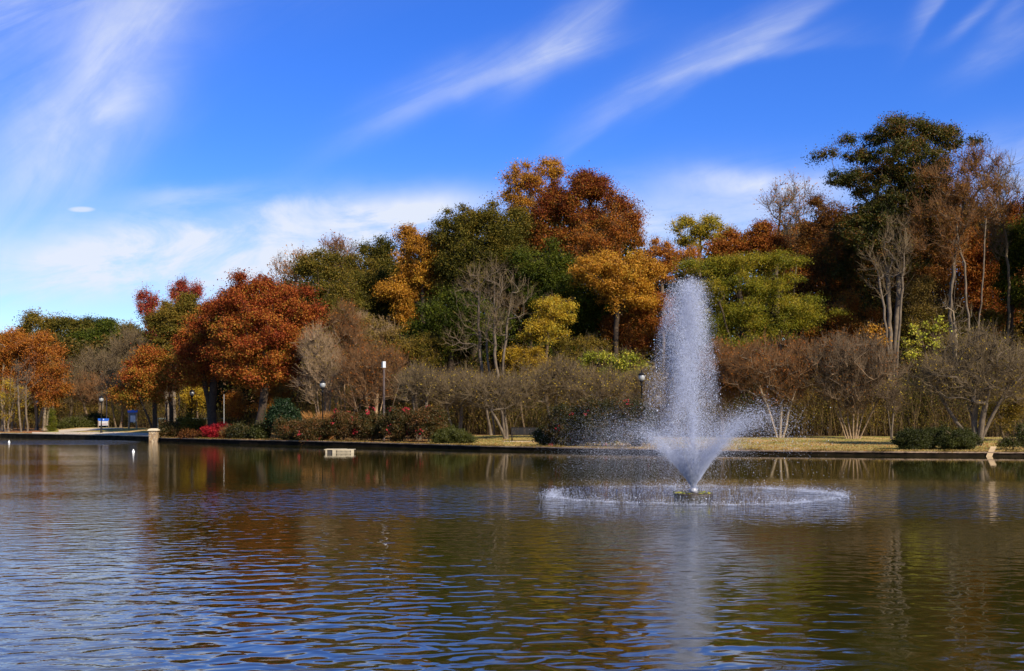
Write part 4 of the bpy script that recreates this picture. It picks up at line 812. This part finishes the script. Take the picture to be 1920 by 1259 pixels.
m = MB(); m.box((0,0,.62), (.78,.78,1.26)); m.build('shaft', ST, root, .02)
CAPM = pmat('limestone_cap', (.50,.41,.27), .8, .12, 2)
m = MB(); m.box((0,0,1.285), (.98,.98,.07)); m.box((0,0,1.37), (.96,.96,.10), taper=.80); m.box((0,0,1.445), (.75,.75,.05), taper=.6); m.build('cap', CAPM, root, .01)

root.scale = (.9, .9, .96)
# blue information sign
b0 = G(194, 121); root = empty('park_sign', tuple(b0), 'low park sign with a blue header and white and maroon panel behind the left lamp', 'sign')
WD = pmat('grey_wood', (.24,.17,.10), .85, .3, 3); BLU = pmat('sign_blue', (.02,.10,.42), .5, .1, 4); MAR = pmat('maroon', (.30,.07,.08), .6, .15, 4); TAN = pmat('sign_buff', (.42,.38,.34), .7, .1, 4)
for sx in (-1, 1):
    m = MB(); m.box((sx*.88,0,.36), (.11,.11,.86)); m.build('post', WD, root, .01)
m = MB(); m.box((0,-.0,.50), (1.62,.06,.44)); pn_ = m.build('panel', TAN, root, .004)
m = MB(); m.box((0,-.005,.85), (1.86,.09,.25)); hd = m.build('header', BLU, root, .005)
m = MB(); m.box((.05,-.052,.87), (.16,.006,.10)); m.box((.05,-.052,.93), (.07,.006,.04)); m.build('emblem', WHT, hd)
rs_ = random.Random(4)
for zz, x0, x1 in ((.655,-.72,.72),(.53,-.40,.52),(.33,-.60,.60)):
    xx = x0; m = MB()
    while xx < x1:
        ww = rs_.uniform(.10,.26); m.box((xx+ww/2,-.034,zz), (ww*.86,.006,.062 if zz > .4 else .035)); xx += ww+.03
    m.build('text_line', WHT, pn_)
m = MB(); m.box((.0,-.0345,.43), (1.1,.005,.05)); m.build('stripe', MAR, pn_)

root.scale = (.60, 1, 1.05)
# kiosk
b0 = G(249, 115); root = empty('information_kiosk', tuple(b0), 'tall notice board kiosk with a blue top and a light grey map, two wooden posts', 'notice board', rz=-.25)
for sx in (-1, 1):
    m = MB(); m.box((sx*.42,0,.84), (.13,.13,1.9)); m.build('post', WD, root, .01)
m = MB(); m.box((0,0,1.10), (.72,.06,.98)); bd = m.build('board', pmat('board_dark', (.10,.10,.11), .6), root, .005)
m = MB(); m.box((0,-.02,1.70), (1.02,.16,.22)); m.box((0,-.02,1.83), (1.06,.20,.04)); m.build('header', BLU, root, .006)
m = MB(); m.box((.03,-.036,1.0), (.54,.01,.60)); m.build('map_sheet', pmat('map_paper', (.42,.42,.42), .6, .25, 5), bd)
m = MB(); m.lathe((0,0,0), [(.09,0),(.09,.02)], 12); em = m.build('round_emblem', pmat('straw', (.50,.40,.18)), bd); em.rotation_euler = (math.radians(90), 0, 0); em.location = (.16,-.04,.62)

# bench on its pad
b0 = G(985, 79); root = empty('park_bench', tuple(b0), 'black metal park bench with slatted back on the lawn', 'bench', rz=.12)
Lb = 1.9
def leg(sx):
    m = MB(); x0 = sx*(Lb/2-.04)
    m.tube([(x0,-.27,0),(x0,-.25,.44)], .022, 8); m.tube([(x0,.22,0),(x0,.20,.42),(x0,.34,.90)], .022, 8); m.tube([(x0,-.27,.43),(x0,.22,.41)], .02, 8)
    m.tube([(x0,-.25,.44),(x0,-.27,.64),(x0,.27,.66)], .018, 8); m.build('leg', BLK, root, smooth=True)
leg(-1); leg(1)
m = MB()
for i in range(30):
    xx = -Lb/2+.06+i*(Lb-.12)/29; m.box((xx,.285,.66), (.034,.012,.44), rx=-.28)
m.box((0,.225,.445), (Lb,.03,.04)); m.box((0,.345,.88), (Lb,.035,.045)); m.build('backrest', BLK, root)
m = MB()
for i in range(30):
    xx = -Lb/2+.06+i*(Lb-.12)/29; m.box((xx,-.02,.445), (.034,.44,.012))
m.box((0,-.25,.435), (Lb,.03,.045)); m.build('seat', BLK, root)
b1 = G(985, 79); ob = MB(); ob.box((0,0,-.02), (2.9,1.1,.12)); po = ob.build('bench_pad', pmat('pad_concrete', (.42,.36,.28), .9), None, .01); po.location = b1+np.array([-.1,0,-.03]); po.rotation_euler = (0,0,.12)
tag(po, 'thin concrete pad under the black bench', 'paving')
root.location = tuple(b1+np.array([0,0,.02]))

# floating platform
root = empty('floating_platform', (float((638-CX)/F*64.5), 64.5, 0), 'weathered cream floating platform with slatted side in the pond', 'platform', rz=.03)
CRM = pmat('cream_plastic', (.40,.33,.21), .7, .2, 2); CRD = pmat('cream_dark', (.05,.045,.04), .8)
m = MB(); m.box((-.02,.02,.275), (1.62,1.15,.05)); m.box((-.22,-.02,.315), (1.1,1.0,.028)); m.build('deck', CRM, root, .008)
m = MB(); m.box((0,0,.10), (1.42,1.0,.28)); m.build('float', CRD, root, .01)
m = MB()
for i in range(11): m.box((-.10+i*.068,-.56,.13), (.034,.03,.24))
m.box((.28,-.55,.235), (.86,.03,.04)); m.box((.28,-.55,.015), (.86,.03,.045)); m.build('slats', CRM, root)
for c_, d_ in (((-.27,-.545,.12), (.20,.06,.26)), ((.72,-.545,.12), (.17,.06,.26)), ((-.70,-.545,.12), (.10,.06,.24))):
    m = MB(); m.box(c_, d_); m.build('side_block', CRM, root, .01)

root.scale = (1, 1, .66)
# buoys
def buoy(px, py, s_, label):
    D = H*F/(py-HY); m = MB(); m.lathe((0,0,-.06*s_), [(.04*s_,0),(.14*s_,.03*s_),(.15*s_,.10*s_),(.10*s_,.20*s_),(.05*s_,.26*s_),(.055*s_,.32*s_),(.02*s_,.36*s_)], 14)
    o = m.build('buoy', pmat('buoy_white', (.80,.78,.70), .5, .05), None, smooth=True); o.location = ((px-CX)/F*D, D, 0); tag(o, label, 'buoy', 'white buoys')
buoy(250, 848, .55, 'small white cone-shaped buoy floating left of the stone pillar reflection')
buoy(17, 830, .6, 'tiny white buoy far off near the left edge')

# plank leaning from the bank into the water
d0 = 58.3; xa = (1850-CX)/F*d0; xb = (1862-CX)/F*(d0+.55)
m = MB(); A = Vector((xa, d0-.15, -.12)); B = Vector((xb, d0+.50, .46)); wv_ = Vector((.15, 0, 0)); nn = (B-A).cross(wv_).normalized()*.03
vs = [A-wv_-nn, A+wv_-nn, B+wv_-nn, B-wv_-nn, A-wv_+nn, A+wv_+nn, B+wv_+nn, B-wv_+nn]
m._add(vs, [(0,1,2,3),(4,5,6,7),(0,1,5,4),(1,2,6,5),(2,3,7,6),(3,0,4,7)])
tag(m.build('wooden_plank', pmat('raw_plank', (.36,.25,.13), .8, .2, 3), None, .006), 'pale plank leaning from the right bank down into the water', 'plank')

# chain-link fence behind the red trees
FM = pmat('fence_green', (.16,.20,.17), .6); b0 = G(330, 122); root = empty('chain_link_fence', tuple(b0), 'grey-green chain-link fence seen under the red trees', 'fence')
x0f, x1f = float(G(296,122)[0]-b0[0]), float(G(420,122)[0]-b0[0]); kf = 6
m = MB(); m.tube([(x0f,0,1.35),(x1f,0,1.35)], .035, 6); m.build('top_rail', FM, root)
for i in range(kf):
    m = MB(); xx = x0f+(x1f-x0f)*i/(kf-1); m.tube([(xx,0,-.2),(xx,0,1.42)], .045, 6); m.build('post', FM, root)
m = MB(); q = x0f
while q < x1f-1.3:
    m.tube([(q,0,.0),(q+1.3,0,1.33)], .008, 3); m.tube([(q+1.3,0,.0),(q,0,1.33)], .008, 3); q += .14
m.build('mesh', FM, root)

# ------------------------------------------------------------------ fountain
FX, FY = float((1300-CX)/F*28.3), 28.3
DROP = bpy.data.materials.new('water_drops'); DROP.use_nodes = True; n = NT(DROP.node_tree); n.n.clear()
d = n.new('ShaderNodeBsdfDiffuse'); d.inputs[0].default_value = (.66,.69,.78,1); t = n.new('ShaderNodeBsdfTranslucent'); t.inputs[0].default_value = (.66,.69,.78,1)
gl = n.new('ShaderNodeBsdfGlossy'); gl.inputs['Roughness'].default_value = .5
x1 = n.new('ShaderNodeMixShader'); x1.inputs[0].default_value = .5; n.l.new(d.outputs[0], x1.inputs[1]); n.l.new(t.outputs[0], x1.inputs[2])
x2 = n.new('ShaderNodeMixShader'); x2.inputs[0].default_value = .06; n.l.new(x1.outputs[0], x2.inputs[1]); n.l.new(gl.outputs[0], x2.inputs[2])
o = n.new('ShaderNodeOutputMaterial'); n.l.new(x2.outputs[0], o.inputs[0])
TET = unit(np.array([(1,1,1),(-1,-1,1),(-1,1,-1),(1,-1,-1)], float))
def drops(C, r, rs, vel=None, stretch=0.):
    n_ = len(C); a = rs.uniform(0, 6.28, n_); ca, sa = np.cos(a)[:, None], np.sin(a)[:, None]
    base = np.repeat(TET[None], n_, 0); X1 = base[..., 0]*ca-base[..., 1]*sa; Y1 = base[..., 0]*sa+base[..., 1]*ca; q = np.stack([X1, Y1, base[..., 2]], -1)*r[:, None, None]
    if vel is not None:
        vd = unit(vel)[:, None]; k_ = np.sum(q*vd, -1, keepdims=True); q = q+vd*k_*stretch
    V_ = (C[:, None]+q).reshape(-1, 3)
    f = np.array([(0,1,2),(0,3,1),(0,2,3),(1,3,2)]); F_ = (f[None]+(np.arange(n_)*4)[:, None, None]).reshape(-1, 3)
    return V_, F_
froot = empty('fountain', (FX, FY, 0), 'white spraying fountain with a tall plume and a low cone of jets in the pond', 'fountain')
g_ = 9.8; rs = np.random.RandomState(21)
# plume: rises from the nozzle, breaks up and falls back, drifting left
def plume_pts(nu, nd, rs):
    hh = 5.1*np.clip(rs.beta(6, 1.2, nu), .25, 1); v0 = np.sqrt(2*g_*hh); tt = v0/g_*rs.uniform(0, 1, nu)**.9
    zz = .12+v0*tt-.5*g_*tt*tt; w_ = .035+.20*(zz/5.1)**1.3
    up_ = np.stack([rs.normal(0, 1, nu)*w_-.12*(zz/5.1)**1.5, rs.normal(0, 1, nu)*w_, zz], 1); vu = np.stack([zz*0, zz*0, v0-g_*tt+.5], 1)
    hh = 5.2*np.clip(rs.beta(6, 1.05, nd), .35, 1); tt = rs.uniform(0, 1, nd)**.8*np.sqrt(2*hh/g_); zz = hh-.5*g_*tt*tt+rs.normal(0, .08, nd)
    f_ = np.clip((5.25-zz)/5.25, 0, 1)**.5; rad_ = .22+.92*f_; ang = rs.uniform(0, 6.28, nd); q_ = np.where(rs.uniform(size=nd) < .62, rs.uniform(0, 1, nd)**.5*.98, np.minimum(np.abs(rs.normal(0, .36, nd)), 1.))*(1+.08*np.sin(ang*5+zz*2))
    dn_ = np.stack([-.08-.22*f_+rad_*q_*np.cos(ang)+rs.normal(0, .06, nd), rad_*q_*np.sin(ang), zz], 1); vd_ = np.stack([-.3+0*zz, 0*zz, -g_*tt-.5], 1)
    # ragged veils: density varies in soft vertical streaks
    dens = .62+.38*np.sin(dn_[:, 0]*9+np.sin(dn_[:, 2]*1.7)*1.5+1.3*np.sin(dn_[:, 1]*5))
    k_ = (dn_[:, 2] > .03) & (rs.uniform(size=nd) < np.clip(.25+dn_[:, 2]/2.4, 0, 1)*dens)
    return np.concatenate([up_, dn_[k_]]), np.concatenate([vu, vd_[k_]])
A_, va = plume_pts(55000, 265000, rs); B_, vb_ = plume_pts(7000, 20000, rs)
Va, Fa = drops(A_, rs.lognormal(math.log(.0024), .35, len(A_)), rs, va, 1.5); Vb, Fb = drops(B_, rs.lognormal(math.log(.0050), .4, len(B_)), rs, vb_, 1.0)
link(fastmesh('plume', np.concatenate([Va, Vb]), np.concatenate([Fa, Fb+len(Va)])), 'plume', froot, [DROP])
# low cone of jets: dense and streaky near the nozzle, tearing into sparse falling drops
def cone(n_, vh0, vv0, jit, seed, size, tau, stretch=1.6):
    rs = np.random.RandomState(seed); a = rs.randint(0, 26, n_)*2*math.pi/26+rs.normal(0, .035, n_)+np.where(rs.uniform(size=n_) < .3, rs.uniform(-.12, .12, n_), 0)
    vh = vh0*rs.normal(1, .055, n_); vv = vv0*rs.normal(1, .06, n_)*(1+.055*np.cos(a)); T2 = 2*vv/g_; tt = np.minimum(rs.exponential(tau, n_)+.0, T2)
    br_ = jit*np.clip(tt, 0, 1.2)**1.3*(1-.3*np.cos(a))
    q = np.stack([vh*tt*np.cos(a)*1.02-.10*tt**2+rs.normal(0, 1, n_)*br_, vh*tt*np.sin(a)+rs.normal(0, 1, n_)*br_, .12+vv*tt-.5*g_*tt*tt+rs.normal(0, 1, n_)*br_*.8], 1)
    v = np.stack([vh*np.cos(a), vh*np.sin(a), vv-g_*tt], 1)
    left_ = np.cos(a) < 0
    thin = np.where((np.cos(a) < .2) & (tt > .40) & (rs.uniform(size=n_) < .6), False, True) & np.where((tt > .62) & (rs.uniform(size=n_) < np.clip((tt-.62)*2.2, 0, .85)), False, True)
    k_ = (q[:, 2] > .02) & (tt < T2*.999) & thin
    return drops(q[k_], rs.lognormal(math.log(size), .38, k_.sum()), rs, v[k_], stretch)
Va, Fa = cone(115000, 2.9, 5.5, .14, 31, .0022, .34, 2.5)
Vb, Fb = cone(44000, 3.0, 5.6, .17, 33, .0038, .45)
Vc, Fc = cone(90000, 1.9, 4.5, .22, 32, .0022, .28)
link(fastmesh('cone_spray', np.concatenate([Va, Vb, Vc]), np.concatenate([Fa, Fb+len(Va), Fc+len(Va)+len(Vb)])), 'cone_spray', froot, [DROP])
# mist drifting off to the left of the jets
n_ = 70000; q = np.stack([-1.7+rs.normal(0, .75, n_), rs.normal(0, .8, n_), np.abs(rs.normal(.95, .55, n_))+.03], 1)
V_, F_ = drops(q, rs.lognormal(math.log(.0021), .35, n_), rs); link(fastmesh('drifting_mist', V_, F_), 'drifting_mist', froot, [DROP])
# ring of splashes where the drops land
rs = np.random.RandomState(41); n_ = 5500; a = rs.uniform(0, 6.28, n_); dens = .55+.45*np.sin(a*3+1)*np.sin(a*7); keep = rs.uniform(size=n_) < np.clip(dens+.15, .12, 1)
a = a[keep]; n_ = len(a); r = 3.5+rs.normal(0, .13, n_)+.10*np.sin(a*5+2); z_ = np.abs(rs.exponential(.045, n_))
V_, F_ = drops(np.stack([r*np.cos(a)-.05, r*np.sin(a), z_+.004], 1), rs.lognormal(math.log(.0065), .4, n_), rs)
link(fastmesh('splash_ring', V_, F_), 'splash_ring', froot, [DROP])
n_ = 80000; a = rs.uniform(0, 2*math.pi, n_)
den_ = np.interp(a, [0,.4,1.0,1.5,1.9,2.9,3.2,4.2,5.0,5.8,6.28], [.7,.9,.7,.35,.05,.1,.5,.35,.5,.35,.7]); keep = rs.uniform(size=n_) < np.clip(den_*(.55+.45*np.sin(a*23+np.sin(a*9)*3)), .01, 1); a = a[keep]; n_ = len(a)
r = 3.45+rs.normal(0, 1, n_)*np.where(a < 1.4, .17, .07)+.10*np.sin(a*5+2)+.05*np.sin(a*17); z_ = np.abs(rs.exponential(.03, n_)*(1+.8*np.sin(a*31)))
V_, F_ = drops(np.stack([r*np.cos(a)-.05, r*np.sin(a), z_+.003], 1), rs.lognormal(math.log(.0035), .4, n_), rs)
link(fastmesh('foam_line', V_, F_), 'foam_line', froot, [DROP])
n_ = 1200; a = rs.uniform(0, 6.28, n_); r = 3.4*np.sqrt(rs.uniform(.02, 1, n_)); V_, F_ = drops(np.stack([r*np.cos(a), r*np.sin(a), np.abs(rs.exponential(.02, n_))], 1), rs.lognormal(math.log(.0065), .4, n_), rs)
link(fastmesh('surface_splashes', V_, F_), 'surface_splashes', froot, [DROP])
m = MB(); m.lathe((0,0,-.08), [(.42,0),(.47,.05),(.47,.10),(.42,.115),(.20,.12),(.17,.13)], 28); m.build('float', pmat('float_black', (.05,.035,.022), .55, .3, 5), froot, smooth=True)
m = MB(); m.lathe((0,0,.06), [(.10,0),(.10,.06),(.07,.09),(.07,.10)], 16); m.build('nozzle', pmat('nozzle_steel', (.30,.30,.32), .4, .1, 4, .5), froot, smooth=True)
n_ = 70; a = rs.uniform(0, 6.28, n_); r = rs.uniform(.3, .5, n_); q = np.stack([r*np.cos(a), r*np.sin(a), np.full(n_, .05)], 1)
Vl, Fl = leafquads(q, unit(rs.normal(0, .3, q.shape)+[0, 0, 1]), rs.uniform(.05, .09, n_), rs, .8)
link(fastmesh('stuck_leaves', Vl, Fl, {'tint': rs.uniform(0, 1, n_)}), 'stuck_leaves', froot, [PAL['lime']])
